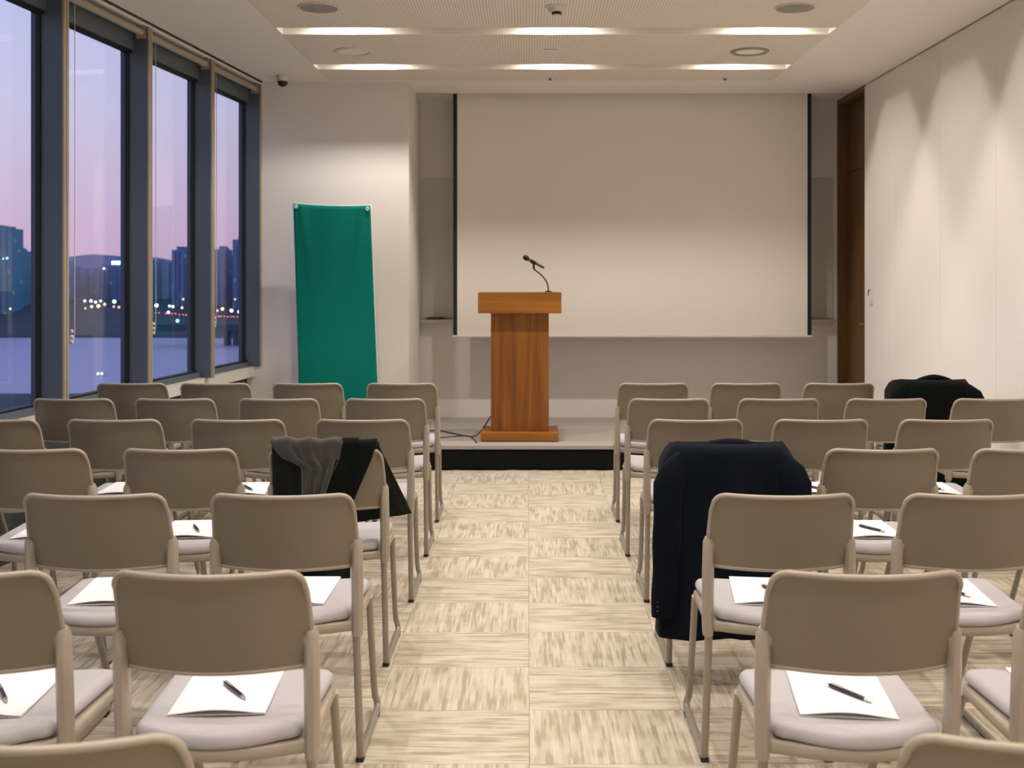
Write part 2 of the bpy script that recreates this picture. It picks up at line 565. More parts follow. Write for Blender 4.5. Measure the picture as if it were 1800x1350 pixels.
# ceiling: plain border slabs, with perforated boards and light troughs hung between them
PX0, PX1 = -1.648, 2.018
PY1 = 9.2
SLOTS = [8.614 - 1.247 * k for k in range(9)]
SW = 0.098                    # half width of a trough
c = MB()
c.add([(winx(YBACK) + 0.0, YBACK, CEIL), (PX0, YBACK, CEIL), (PX0, YW, CEIL), (winx(YW), YW, CEIL),
       (winx(YBACK) + 0.0, YBACK, CEIL + .02), (PX0, YBACK, CEIL + .02), (PX0, YW, CEIL + .02), (winx(YW), YW, CEIL + .02)],
      [(0, 3, 2, 1), (4, 5, 6, 7), (0, 1, 5, 4), (1, 2, 6, 5), (2, 3, 7, 6), (3, 0, 4, 7)])
c.box(PX1, XR, YBACK, YW, CEIL, CEIL + 0.02)
c.box(PX0, PX1, PY1, YW, CEIL, CEIL + 0.02)
c.box(XREC, XR + 0.25, YW, 9.85, CEIL, CEIL + 0.02)
c.box(XREC, XR + 0.25, 9.99, YB, CEIL, CEIL + 0.02)
q0, q1 = winx(YBACK) - 0.2, winx(YB) - 0.2
c.hexa([(q0, YBACK, CEIL + 0.2), (XR + 0.3, YBACK, CEIL + 0.2), (XR + 0.3, YB + 0.1, CEIL + 0.2), (q1, YB + 0.1, CEIL + 0.2),
        (q0, YBACK, CEIL + 0.3), (XR + 0.3, YBACK, CEIL + 0.3), (XR + 0.3, YB + 0.1, CEIL + 0.3), (q1, YB + 0.1, CEIL + 0.3)])
ceiling = struct(c.build('ceiling', M['ceil'], origin=(0, 4, CEIL)))
inv = ceiling.matrix_basis.inverted()
def cpart(mb, name, m, **k):
    o = mb.build(name, m, ceiling, **k)
    o.matrix_parent_inverse = inv
    return o
cuts = [PY1] + [y for s in SLOTS for y in (s + SW, s - SW)] + [YBACK]
for a, b in zip(cuts[0::2], cuts[1::2]):
    cpart(MB().box(PX0 + 0.002, PX1 - 0.002, b + 0.006 * (b > YBACK), a - 0.006 * (a < PY1), CEIL - 0.001, CEIL + 0.015), 'perforated_panel', M['perf'])
for s in SLOTS:
    t = MB()
    t.box(PX0, PX1, s - SW - 0.012, s - SW, CEIL + 0.001, CEIL + 0.175)
    t.box(PX0, PX1, s + SW, s + SW + 0.012, CEIL + 0.001, CEIL + 0.175)
    t.box(PX0, PX1, s - SW - 0.012, s + SW + 0.012, CEIL + 0.175, CEIL + 0.187)
    t.box(PX0 - 0.006, PX0 + 0.006, s - SW - 0.012, s + SW + 0.012, CEIL + 0.001, CEIL + 0.187)
    t.box(PX1 - 0.006, PX1 + 0.006, s - SW - 0.012, s + SW + 0.012, CEIL + 0.001, CEIL + 0.187)
    cpart(t, 'light_trough', M['trough'])

# ------------------------------------------------------------------ door in the right wall, beside the stage
d = MB()
d.box(XR + 0.001, XR + 0.13, YB - 0.045, YB, 0.19, CEIL)           # far jamb
d.box(XR + 0.001, XR + 0.13, YD, YD + 0.03, 0.19, CEIL)            # near jamb
d.box(XR + 0.001, XR + 0.13, YD + .03, YB - .045, CEIL - 0.05, CEIL)
door = struct(d.build('door_1', M['doorwood'], origin=(XR + 0.06, 9.8, 0.19)))
di = door.matrix_basis.inverted()
def dpart(mb, name, m, **k):
    o = mb.build(name, m, door, **k)
    o.matrix_parent_inverse = di
    return o
dpart(MB().bevbox(XR + 0.085, XR + 0.125, YD + 0.034, YB - 0.05, 0.20, 2.43, 0.002), 'door_leaf', M['doorwood'])
dpart(MB().bevbox(XR + 0.085, XR + 0.125, YD + 0.034, YB - 0.05, 2.436, CEIL - 0.052, 0.002), 'transom_panel', M['doorwood'])
h = MB().tube([(XR + 0.085, 9.52, 1.075), (XR + 0.035, 9.52, 1.075), (XR + 0.03, 9.53, 1.075), (XR + 0.03, 9.63, 1.075)], 0.009, 8)
dpart(h, 'door_handle', M['brass'], smooth=50)
struct(MB().box(XR + 0.13, XR + 0.25, YD, YB, 0, CEIL + 0.1).build('wall_door_side', M['wall'], origin=(XR + .2, 9.8, 0)))

# ------------------------------------------------------------------ window wall
GN = -0.12                    # glass plane behind the inner face
GB, GT = 0.775, 2.925
MUL = [9.29 - 1.053 * k for k in range(12)]
lw = MB()
wbox(lw, YBACK, YW + .1, GN - 0.08, GN, 0, 0.655)
low = struct(lw.build('wall_left', M['lowwall'], origin=W(4, GN, 0)))
t = MB()
wbox(t, YBACK, YW + .05, GN - 0.1, -0.055, 0.715, 0.735)
wbox(t, YBACK, YW + .05, -0.07, -0.055, 0.655, 0.715)
wbox(t, YBACK, YW + .05, GN - 0.1, GN, 0.655, 0.715)
struct(t.build('trim_1', M['sill'], origin=W(4, GN, 0.7)))
t = MB()
wbox(t, YBACK, YW + .05, GN - 0.1, 0.0, 3.085, 3.10)
wbox(t, YBACK, YW + .05, -0.012, 0.0, 3.075, 3.10)
struct(t.build('trim_2', M['ceil'], origin=W(4, GN, 3.09)))
t = MB()
wbox(t, YBACK, YW, 0.0005, 0.012, 3.094, 3.0995)
struct(t.build('trim_3', M['gasket'], origin=W(4, 0, 3.09)))  # black strip standing in for the shade of the ceiling-edge gap
ORD = ['first', 'second', 'third', 'fourth']
for k in range(11):
    far, near = MUL[k], MUL[k + 1]       # far mullion face and near mullion face of this bay
    og = W((far + near) / 2, GN, GB)
    f = MB()
    wbox(f, near - 0.001, far - 0.001, GN - 0.07, GN + 0.03, 0.735, GB)
    wbox(f, near - 0.001, far - 0.001, GN - 0.07, GN + 0.02, GT, 3.085)
    win = struct(f.build('window_%d' % (k + 1), M['frame'], origin=og))
    wi = win.matrix_basis.inverted()
    def wp(mb, name, m, **kw):
        o = mb.build(name, m, win, **kw)
        o.matrix_parent_inverse = wi
        return o
    wp(wbox(MB(), near, far - 0.055, GN - 0.035, GN - 0.029, GB, GT), 'window_pane', M['glass'])
    g = MB()
    wbox(g, far - 0.067, far - 0.055, GN - 0.036, GN - 0.012, GB, GT)
    wbox(g, near, near + 0.012, GN - 0.036, GN - 0.01, GB, GT)
    wbox(g, near, far - 0.055, GN - 0.04, GN + 0.004, GB, GB + 0.012)
    wbox(g, near, far - 0.055, GN - 0.04, GN + 0.004, GT - 0.014, GT)
    wp(g, 'gasket', M['gasket'])
    wp(wbox(MB(), far - 0.055, far, GN - 0.07, -0.012, 0.735, 3.085), 'mullion', M['frame'])
    s = MB()
    wbox(s, far - 0.053, far - 0.030, -0.012, 0.0, 0.735, 3.075)
    wbox(s, far - 0.024, far - 0.002, -0.012, 0.0, 0.735, 3.075)
    wp(s, 'mullion_strip', M['strip'])
    wp(wbox(MB(), near, far - 0.055, GN + 0.02, -0.055, 0.733, 0.737), 'sill_board', M['sill'])
    # rolled-up blind with its bead chain
    if k < 6:
        nn = ['furthest window', 'second window from the banner wall', 'third window from the banner wall', 'fourth window from the banner wall',
              'fifth window from the banner wall', 'sixth window from the banner wall'][k]
        rb = empty('roller_blind', W((far + near) / 2, -0.05, 3.04))
        tag(rb, 'rolled-up beige roller blind with looped bead chain at the ' + nn, 'blind', 'rolled-up roller blinds along the windows')
        L = rb.location
        b = MB().tube([W(near + 0.02, -0.05, 3.04), W(far - 0.07, -0.05, 3.04)], 0.024, 12)
        b.build('blind_roll', M['blind'], rb, smooth=40).matrix_parent_inverse = Matrix.Translation(-L)
        for q0, q1 in ((near + 0.004, near + 0.02), (far - 0.07, far - 0.058)):
            wbox(MB(), q0, q1, -0.08, -0.02, 3.0, 3.085).build('bracket', M['blind'], rb).matrix_parent_inverse = Matrix.Translation(-L)
        s0 = near + 0.085
        pts = [W(s0, -0.05, 3.03), W(s0, -0.05, 1.16), W(s0 + 0.012, -0.05, 1.115), W(s0 + 0.035, -0.05, 1.105), W(s0 + 0.058, -0.05, 1.115), W(s0 + 0.07, -0.05, 1.16), W(s0 + 0.07, -0.05, 3.03)]
        b = MB().tube(pts, 0.0022, 6, caps=True)
        ch = b.build('pull_chain', M['chain'], rb, smooth=60)
        ch.matrix_parent_inverse = Matrix.Translation(-L)
        b = MB()
        for q in range(3):
            p = W(s0 + 0.035, -0.05, 1.108 + 0.03 * q)
            b.lathe([(0.002, -0.012), (0.010, -0.008), (0.012, 0.0), (0.010, 0.008), (0.002, 0.012)], p, 10)
        o = b.build('chain_tensioner', M['chain'], ch, smooth=60)
        o.matrix_parent_inverse = Matrix()

# ------------------------------------------------------------------ lamps in the troughs
def lamp(x, y, label):
    r = empty('downlight', (x, y, CEIL + 0.175))
    tag(r, label, 'light', 'downlights recessed in the ceiling troughs')
    MB().lathe([(0.045, 0.0), (0.045, -0.018), (0.036, -0.022), (0.036, -0.006), (0.02, -0.004)], (0, 0, 0), 20).build('housing', M['whiteplastic'], r, smooth=40)
    MB().lathe([(0.033, -0.008), (0.033, -0.019), (0.015, -0.021)], (0, 0, 0), 20).build('lens', M['lens'], r, smooth=40)
    ld = bpy.data.lights.new('downlight_bulb', 'SPOT')
    ld.spot_size = math.radians(170)
    ld.spot_blend = 0.85
    ld.energy = LAMP_W
    ld.color = LAMP_COL
    ld.shadow_soft_size = 0.02
    lo = bpy.data.objects.new('bulb', ld)
    COL.objects.link(lo)
    lo.parent = r
    lo.location = (0, 0, -0.060)
NTH = ['trough nearest the screen', 'second trough from the screen', 'third trough from the screen', 'fourth trough from the screen', 'fifth trough from the screen',
       'sixth trough from the screen', 'seventh trough from the screen', 'eighth trough from the screen', 'ninth trough from the screen']
for k, s in enumerate(SLOTS):
    for x, nm in ((-1.2, 'window-side'), (0.2, 'middle'), (1.6, 'door-side')):
        lamp(x, s, 'glowing %s downlight in the ceiling %s' % (nm, NTH[k]))

# ------------------------------------------------------------------ ceiling fittings
def fit(name, x, y, label, cat, group=None):
    return tag(empty(name, (x, y, CEIL - 0.001)), label, cat, group)
for x, sd in ((-1.261, 'left'), (1.611, 'right')):
    r = fit('ceiling_speaker', x, 6.718, 'flat round grey ceiling speaker at the top %s of the photo' % sd, 'speaker', 'round ceiling speakers')
    MB().lathe([(0.124, 0), (0.126, -0.006), (0.120, -0.009), (0.114, -0.006)], (0, 0, 0), 32).build('rim', M['whiteplastic'], r, smooth=40)
    MB().lathe([(0.115, -0.003), (0.113, -0.008), (0.06, -0.011), (0.01, -0.012)], (0, 0, 0), 32).build('grille', M['speaker'], r, smooth=40)
for x, sd in ((-1.25, 'left'), (1.594, 'right')):
    r = fit('access_ring', x, 8.01, 'pale round access cover with ring, %s, between the two lit troughs' % sd, 'ceiling cover', 'round covers in the perforated ceiling')
    MB().lathe([(0.105, -0.002), (0.108, -0.010), (0.128, -0.012), (0.137, -0.006), (0.138, 0.0)], (0, 0, 0), 36).build('ring', M['speaker'] if sd == 'right' else M['whiteplastic'], r, smooth=40)
    MB().lathe([(0.104, 0.0), (0.102, -0.004), (0.02, -0.005)], (0, 0, 0), 36).build('cover', M['ceil'], r, smooth=40)
r = fit('smoke_detector', 0.172, 6.69, 'small round cream smoke detector with dark slots on the ceiling', 'detector')
MB().lathe([(0.066, 0), (0.066, -0.008), (0.054, -0.012), (0.046, -0.034), (0.03, -0.036)], (0, 0, 0), 24).build('base', M['whiteplastic'], r, smooth=40)
MB().lathe([(0.027, -0.036), (0.030, -0.042), (0.030, -0.050), (0.026, -0.052)], (0, 0, 0), 24).build('vent_slots', M['dark'], r, smooth=40)
MB().lathe([(0.025, -0.052), (0.022, -0.058), (0.008, -0.060)], (0, 0, 0), 24).build('cap', M['whiteplastic'], r, smooth=40)
r = fit('ceiling_sensor', 0.162, 7.93, 'flat cream rectangular sensor plate in the ceiling between the lit troughs', 'sensor')
MB().bevbox(-0.058, 0.058, -0.03, 0.03, -0.010, 0.002, 0.004).build('plate', M['ceil'], r)
MB().bevbox(-0.05, 0.05, -0.031, -0.022, -0.012, -0.009, 0.001).build('slit', M['speaker'], r)
for x, sd in ((0.18, 'middle'), (1.605, 'door-side')):
    r = fit('sprinkler', x, 9.08, 'tiny dark %s sprinkler head in the ceiling before the screen' % sd, 'sprinkler', 'sprinkler heads before the screen')
    MB().lathe([(0.020, 0), (0.020, -0.003), (0.009, -0.005)], (0, 0, 0), 14).build('rose', M['whiteplastic'], r)
    MB().lathe([(0.008, -0.004), (0.008, -0.014), (0.012, -0.015), (0.012, -0.018)], (0, 0, 0), 12).build('head', M['cable'], r)
r = fit('security_camera', -1.975, 8.98, 'small dome security camera with a black eye in the window corner', 'camera')
MB().lathe([(0.056, 0), (0.057, -0.010), (0.050, -0.014), (0.044, -0.045), (0.040, -0.048)], (0, 0, 0), 24).build('housing', M['whiteplastic'], r, smooth=40)
MB().lathe([(0.042, -0.046), (0.041, -0.058), (0.034, -0.074), (0.020, -0.086), (0.006, -0.090)], (0, 0, 0), 24).build('dome', M['dark'], r, smooth=60)

# small wall holder beside the door
r = tag(empty('wall_remote', (XR, 9.21, 1.307)), 'small white remote in a wall holder beside the wooden door', 'remote')
def capsule(y0, y1, z0, z1, x0, x1, rad):
    pts = []
    for cz, cy, a0 in ((z1 - rad, y1 - rad, 0), (z1 - rad, y0 + rad, 90), (z0 + rad, y0 + rad, 180), (z0 + rad, y1 - rad, 270)):
        for q in range(7):
            a = math.radians(a0 + 15 * q)
            pts.append((cy + rad * math.cos(a), cz + rad * math.sin(a)))
    n = len(pts)
    mb = MB()
    mb.add([(x0, p[0], p[1]) for p in pts] + [(x1, p[0], p[1]) for p in pts],
           [tuple(range(n)), tuple(range(2 * n - 1, n - 1, -1))] + [(i, (i + 1) % n, n + (i + 1) % n, n + i) for i in range(n)])
    return mb
capsule(-0.036, 0.036, -0.07, 0.072, -0.008, 0.0, 0.034).build('holder', M['whiteplastic'], r, smooth=40)
capsule(-0.020, 0.022, -0.055, 0.055, -0.016, -0.0075, 0.018).build('remote_body', M['wall'], r, smooth=40)
MB().bevbox(-0.018, -0.0075, 0.024, 0.044, 0.018, 0.066, 0.003).build('button_strip', M['cable'], r)

# ------------------------------------------------------------------ stage
st = tag(empty('stage', (0.9, 8.515, 0)), 'low stage platform with grey carpet top and black skirt', 'stage')
SI = Matrix.Translation(-st.location)
SH, SY = 0.191, 8.515
def sp(mb, name, m, par=st, I=SI, **k):
    o = mb.build(name, m, par, **k)
    o.matrix_parent_inverse = I
    return o
sp(MB().bevbox(XREC + 0.004, XR - 0.004, SY - 0.006, YW, SH - 0.03, SH, 0.004).box(XREC + 0.004, XR - 0.004, YW - 0.004, YB - 0.003, SH - 0.03, SH), 'platform_top', M['stage'])
def skirtf(u, v):
    x = XREC + 0.01 + u * (XR - XREC - 0.02)
    z = 0.003 + v * (SH - 0.033)
    w = 0.010 * math.sin(x * 9.0) * math.sin(x * 23.0 + 1.0) * (1 - v * 0.8) + 0.006 * math.sin(x * 41 + v * 5) * (1 - v)
    return (x, SY + 0.012 + w, z)
sp(MB().grid(skirtf, 220, 8), 'skirt', M['skirt'], smooth=60, solid=0.004)
sp(MB().box(XREC + 0.02, XR - 0.02, SY + 0.045, YB - 0.02, 0.0, SH - 0.03), 'platform_frame', M['black'])

# ------------------------------------------------------------------ projection screen
ps = tag(empty('projection_screen', (0.93, 9.92, CEIL)), 'large pulled-down white projection screen with black side borders', 'screen')
PI_ = Matrix.Translation(-ps.location)
SX0, SX1, SZ = -0.665, 2.522, 0.958
b = MB().box(SX0 + 0.036, SX1 - 0.036, 9.918, 9.921, SZ, CEIL + 0.06)
sp(b, 'screen_cloth', M['screen'], ps, PI_)
for a, q in ((SX0, SX0 + 0.036), (SX1 - 0.036, SX1)):
    sp(MB().box(a, q, 9.917, 9.9215, SZ, CEIL + 0.06), 'black_border', M['black'], ps, PI_)
sp(MB().bevbox(SX0 - 0.01, SX1 + 0.01, 9.908, 9.931, SZ - 0.016, SZ + 0.004, 0.006), 'bottom_bar', M['bar'], ps, PI_)
sp(MB().bevbox(SX0 - 0.05, SX1 + 0.05, 9.875, 9.975, CEIL + 0.04, CEIL + 0.15, 0.01), 'housing', M['whiteplastic'], ps, PI_)

# whiteboard behind the screen, with tray and eraser
wb = tag(empty('whiteboard', (0.9, YB - 0.012, 1.10)), 'wide glass whiteboard on the wall, mostly hidden behind the projection screen', 'whiteboard')
WI = Matrix.Translation(-wb.location)
sp(MB().bevbox(-0.972, 2.80, YB - 0.014, YB - 0.001, 1.10, 2.385, 0.003), 'board', M['board'], wb, WI)
sp(MB().bevbox(-0.98, 2.81, YB - 0.085, YB - 0.002, 1.062, 1.078, 0.003).box(-0.98, 2.81, YB - 0.088, YB - 0.082, 1.062, 1.092), 'tray', M['tray'], wb, WI)
er = tag(empty('eraser', (-0.847, YB - 0.05, 1.0785)), 'black board eraser lying on the whiteboard tray left of the screen', 'eraser')
MB().bevbox(-0.075, 0.075, -0.024, 0.024, 0.0, 0.014, 0.003).build('felt_pad', M['blackcloth'], er)
MB().bevbox(-0.078, 0.078, -0.026, 0.026, 0.0142, 0.034, 0.006).build('grip', M['dark'], er)
mk = tag(empty('marker', (-0.715, YB - 0.05, 1.086)), 'white board marker lying on the tray beside the eraser', 'marker')
MB().tube([(-0.05, 0, 0), (0.03, 0, 0)], 0.0075, 10).build('barrel', M['whiteplastic'], mk, smooth=40)
MB().tube([(0.03, 0, 0), (0.06, 0, 0)], 0.0078, 10).build('cap', M['tray'], mk, smooth=40)

# ------------------------------------------------------------------ lectern with gooseneck and microphone
LX = -0.064
lc = tag(empty('lectern', (LX, 8.9, SH)), 'teak veneer lectern with wide top standing on the stage', 'lectern')
LI = Matrix.Translation(-lc.location)
tp = sp(MB().bevbox(LX - 0.326, LX + 0.326, 8.70, 9.12, 1.194, 1.357, 0.0025), 'desk_top', M['wood_x'], lc, LI)
sp(MB().bevbox(LX - 0.2285, LX + 0.2285, 8.80, 9.08, SH + 0.0705, 1.194, 0.002), 'column', M['wood_z'], lc, LI)
bs = sp(MB().bevbox(LX - 0.304, LX + 0.304, 8.694, 9.13, SH + 0.008, SH + 0.070, 0.003), 'base', M['wood_x'], lc, LI)
sp(MB().box(LX - 0.296, LX + 0.296, 8.702, 9.122, SH + 0.0005, SH + 0.008), 'plinth', M['doorwood'], bs, Matrix())
def mp(px, py, y=8.90):
    return ((px - CX) * y / F, y, CAMH - (py - CY) * y / F)
gp = [mp(964, 515.5), mp(963.6, 507), mp(962, 499), mp(958.5, 491.5), mp(953, 485), mp(947, 479.5), mp(941.5, 475.5), mp(938.2, 470.5), mp(938.6, 463)]
gs = []
for i in range(len(gp) - 1):
    for q in range(4):
        t0 = q / 4
        p0, p1, p2, p3 = (Vector(gp[max(i - 1, 0)]), Vector(gp[i]), Vector(gp[i + 1]), Vector(gp[min(i + 2, len(gp) - 1)]))
        gs.append(0.5 * ((2 * p1) + (p2 - p0) * t0 + (2 * p0 - 5 * p1 + 4 * p2 - p3) * t0 ** 2 + (3 * p1 - p0 - 3 * p2 + p3) * t0 ** 3))
gs.append(Vector(gp[-1]))
gn = sp(MB().tube(gs, [0.0058] * (len(gs) - 8) + [0.0075, 0.008, 0.009, 0.0095, 0.010, 0.010, 0.0095, 0.009], 8, up=(0, 1, 0)), 'gooseneck', M['mic'], lc, LI, smooth=60)
sp(MB().lathe([(0.028, 0.0), (0.028, 0.006), (0.012, 0.012)], (gp[0][0], 8.90, 1.357), 18), 'gooseneck_base', M['mic'], lc, LI, smooth=40)
ma, mb_ = Vector(mp(921.5, 451.5)), Vector(mp(956.5, 471.0))
ax = (mb_ - ma).normalized()
def along(t):
    return ma + ax * t
cl = MB().tube([along(0.062) - Vector((0, 0, 0.002)), along(0.105) - Vector((0, 0, 0.002))], 0.0165, 10)
sp(cl, 'microphone_clip', M['mic'], gn, Matrix(), smooth=50)
mi = tag(empty('microphone', ma), 'black handheld microphone held in the gooseneck clip above the lectern', 'microphone')
MI = Matrix.Translation(-mi.location)
Lm = (mb_ - ma).length
sp(MB().tube([along(t) for t in (0.036, 0.045, 0.07, 0.11, Lm - 0.004, Lm)], [0.0165, 0.0135, 0.0125, 0.0118, 0.0105, 0.008], 14), 'handle', M['micgrip'], mi, MI, smooth=50)
sp(MB().tube([along(t) for t in (-0.010, -0.006, 0.002, 0.014, 0.026, 0.034, 0.037)], [0.006, 0.0135, 0.0195, 0.0225, 0.021, 0.0185, 0.016], 16), 'grille', M['mic'], mi, MI, smooth=50)
# cable on the stage
def flo(px, py, z=SH + 0.006):
    y = (CAMH - z) * F / (py - CY)
    return Vector(((px - CX) * y / F, y, z))
cb = tag(empty('microphone_cable', flo(828, 768)), 'thin dark cable running from the lectern across the stage floor', 'cable')
CI = Matrix.Translation(-cb.location)
def smooth_path(pts, n=6):
    P = [Vector(p) for p in pts]
    out = []
    for i in range(len(P) - 1):
        p0, p1, p2, p3 = P[max(i - 1, 0)], P[i], P[i + 1], P[min(i + 2, len(P) - 1)]
        for q in range(n):
            t = q / n
            out.append(0.5 * ((2 * p1) + (p2 - p0) * t + (2 * p0 - 5 * p1 + 4 * p2 - p3) * t ** 2 + (3 * p1 - p0 - 3 * p2 + p3) * t ** 3))
    out.append(P[-1])
    return out
k1 = [(LX - 0.2285, 9.0, 0.365), (LX - 0.29, 8.99, 0.27), (LX - 0.345, 8.94, SH + 0.02), flo(829, 768), flo(836, 774.5), flo(837, 778)]
sp(MB().tube(smooth_path(k1), 0.0055, 6), 'lectern_lead', M['cable'], cb, CI, smooth=60)
k2 = [flo(829, 768), flo(812, 765), flo(790, 760.5), flo(776, 757.5), flo(745, 757), flo(738, 757)]
sp(MB().tube(smooth_path(k2), 0.0055, 6), 'floor_lead', M['cable'], cb, CI, smooth=60)
k3 = [flo(814, 766), flo(800, 767), flo(781, 768.5), flo(760, 769)]
sp(MB().tube(smooth_path(k3), 0.004, 6), 'thin_lead', M['cable'], cb, CI, smooth=60)

# ------------------------------------------------------------------ green banner on its stand
BY = 9.02
def bp(px, py, y=BY):
    return Vector(((px - CX) * y / F, y, CAMH - (py - CY) * y / F))
tl, tr_ = bp(516, 357.5), bp(651, 361)
bl, br = bp(528.0, 790), bp(668, 790)
bl.z = br.z = 0.14
bn = tag(empty('banner_stand', ((bl.x + br.x) / 2, BY + 0.1, 0)), 'blank green fabric banner on a stand before the white wall', 'banner')
BI = Matrix.Translation(-bn.location)
def bannerf(off):
    def fn(u, v):
        p = (tl * (1 - u) + tr_ * u) * (1 - v) + (bl * (1 - u) + br * u) * v
        sag = 0.012 * math.sin(math.pi * u) * (1 - v) ** 6
        edge = (u - 0.5) * 2
        fold = 0.010 * math.exp(-((u - 0.10 - 0.30 * v) / 0.06) ** 2) * math.exp(-v * 5) + 0.011 * math.exp(-((u - 0.90 + 0.42 * v) / 0.05) ** 2) * math.exp(-v * 5)
        y = p.y + off - 0.015 * (1 - edge ** 2) * 0.6 - fold + 0.004 * math.sin(u * 9 + v * 4)
        return (p.x, y, p.z - sag)
    return fn
cl_ = sp(MB().grid(bannerf(0.0), 40, 60), 'banner_cloth', M['green'], bn, BI, smooth=80, solid=0.0015)
wid = tr_ - tl
def bback(u, v):
    q = bannerf(0.004)(u, v)
    ex = 0.0055 * (1 if u > 0.5 else -1) if u in (0.0, 1.0) else 0
    return (q[0] + ex, q[1], q[2] + (0.006 if v == 0 else 0))
sp(MB().grid(bback, 20, 30), 'banner_hem', M['banner_back'], cl_, Matrix(), smooth=80, solid=0.001)
for p in (tl + Vector((0.022, -0.014, -0.026)), tr_ + Vector((-0.022, -0.014, -0.028))):
    mbq = MB()
    ring = [(p.x + 0.009 * math.cos(a), p.y, p.z + 0.011 * math.sin(a)) for a in [2 * math.pi * q / 14 for q in range(14)]]
    mbq.tube(ring, 0.0068, 6, closed=True, up=(0, 1, 0))
    sp(mbq, 'grommet', M['banner_back'], bn, BI, smooth=60)
hub = Vector(((bl.x + br.x) / 2, BY + 0.09, 0.85))
for p in (tl + Vector((0.022, 0, -0.026)), tr_ + Vector((-0.022, 0, -0.028)), bl + Vector((0.03, 0, 0.03)), br + Vector((-0.03, 0, 0.03))):
    sp(MB().tube([p + Vector((0, 0.006, 0)), hub], 0.006, 8), 'support_rod', M['dark'], bn, BI, smooth=60)
sp(MB().tube([hub, (hub.x, BY + 0.2, 0.008)], 0.008, 8), 'rear_leg', M['dark'], bn, BI, smooth=60)
for p in (bl, br):
    sp(MB().tube([p + Vector((0, 0.006, 0.03)), (p.x, BY - 0.04, 0.008)], 0.007, 8), 'front_leg', M['dark'], bn, BI, smooth=60)

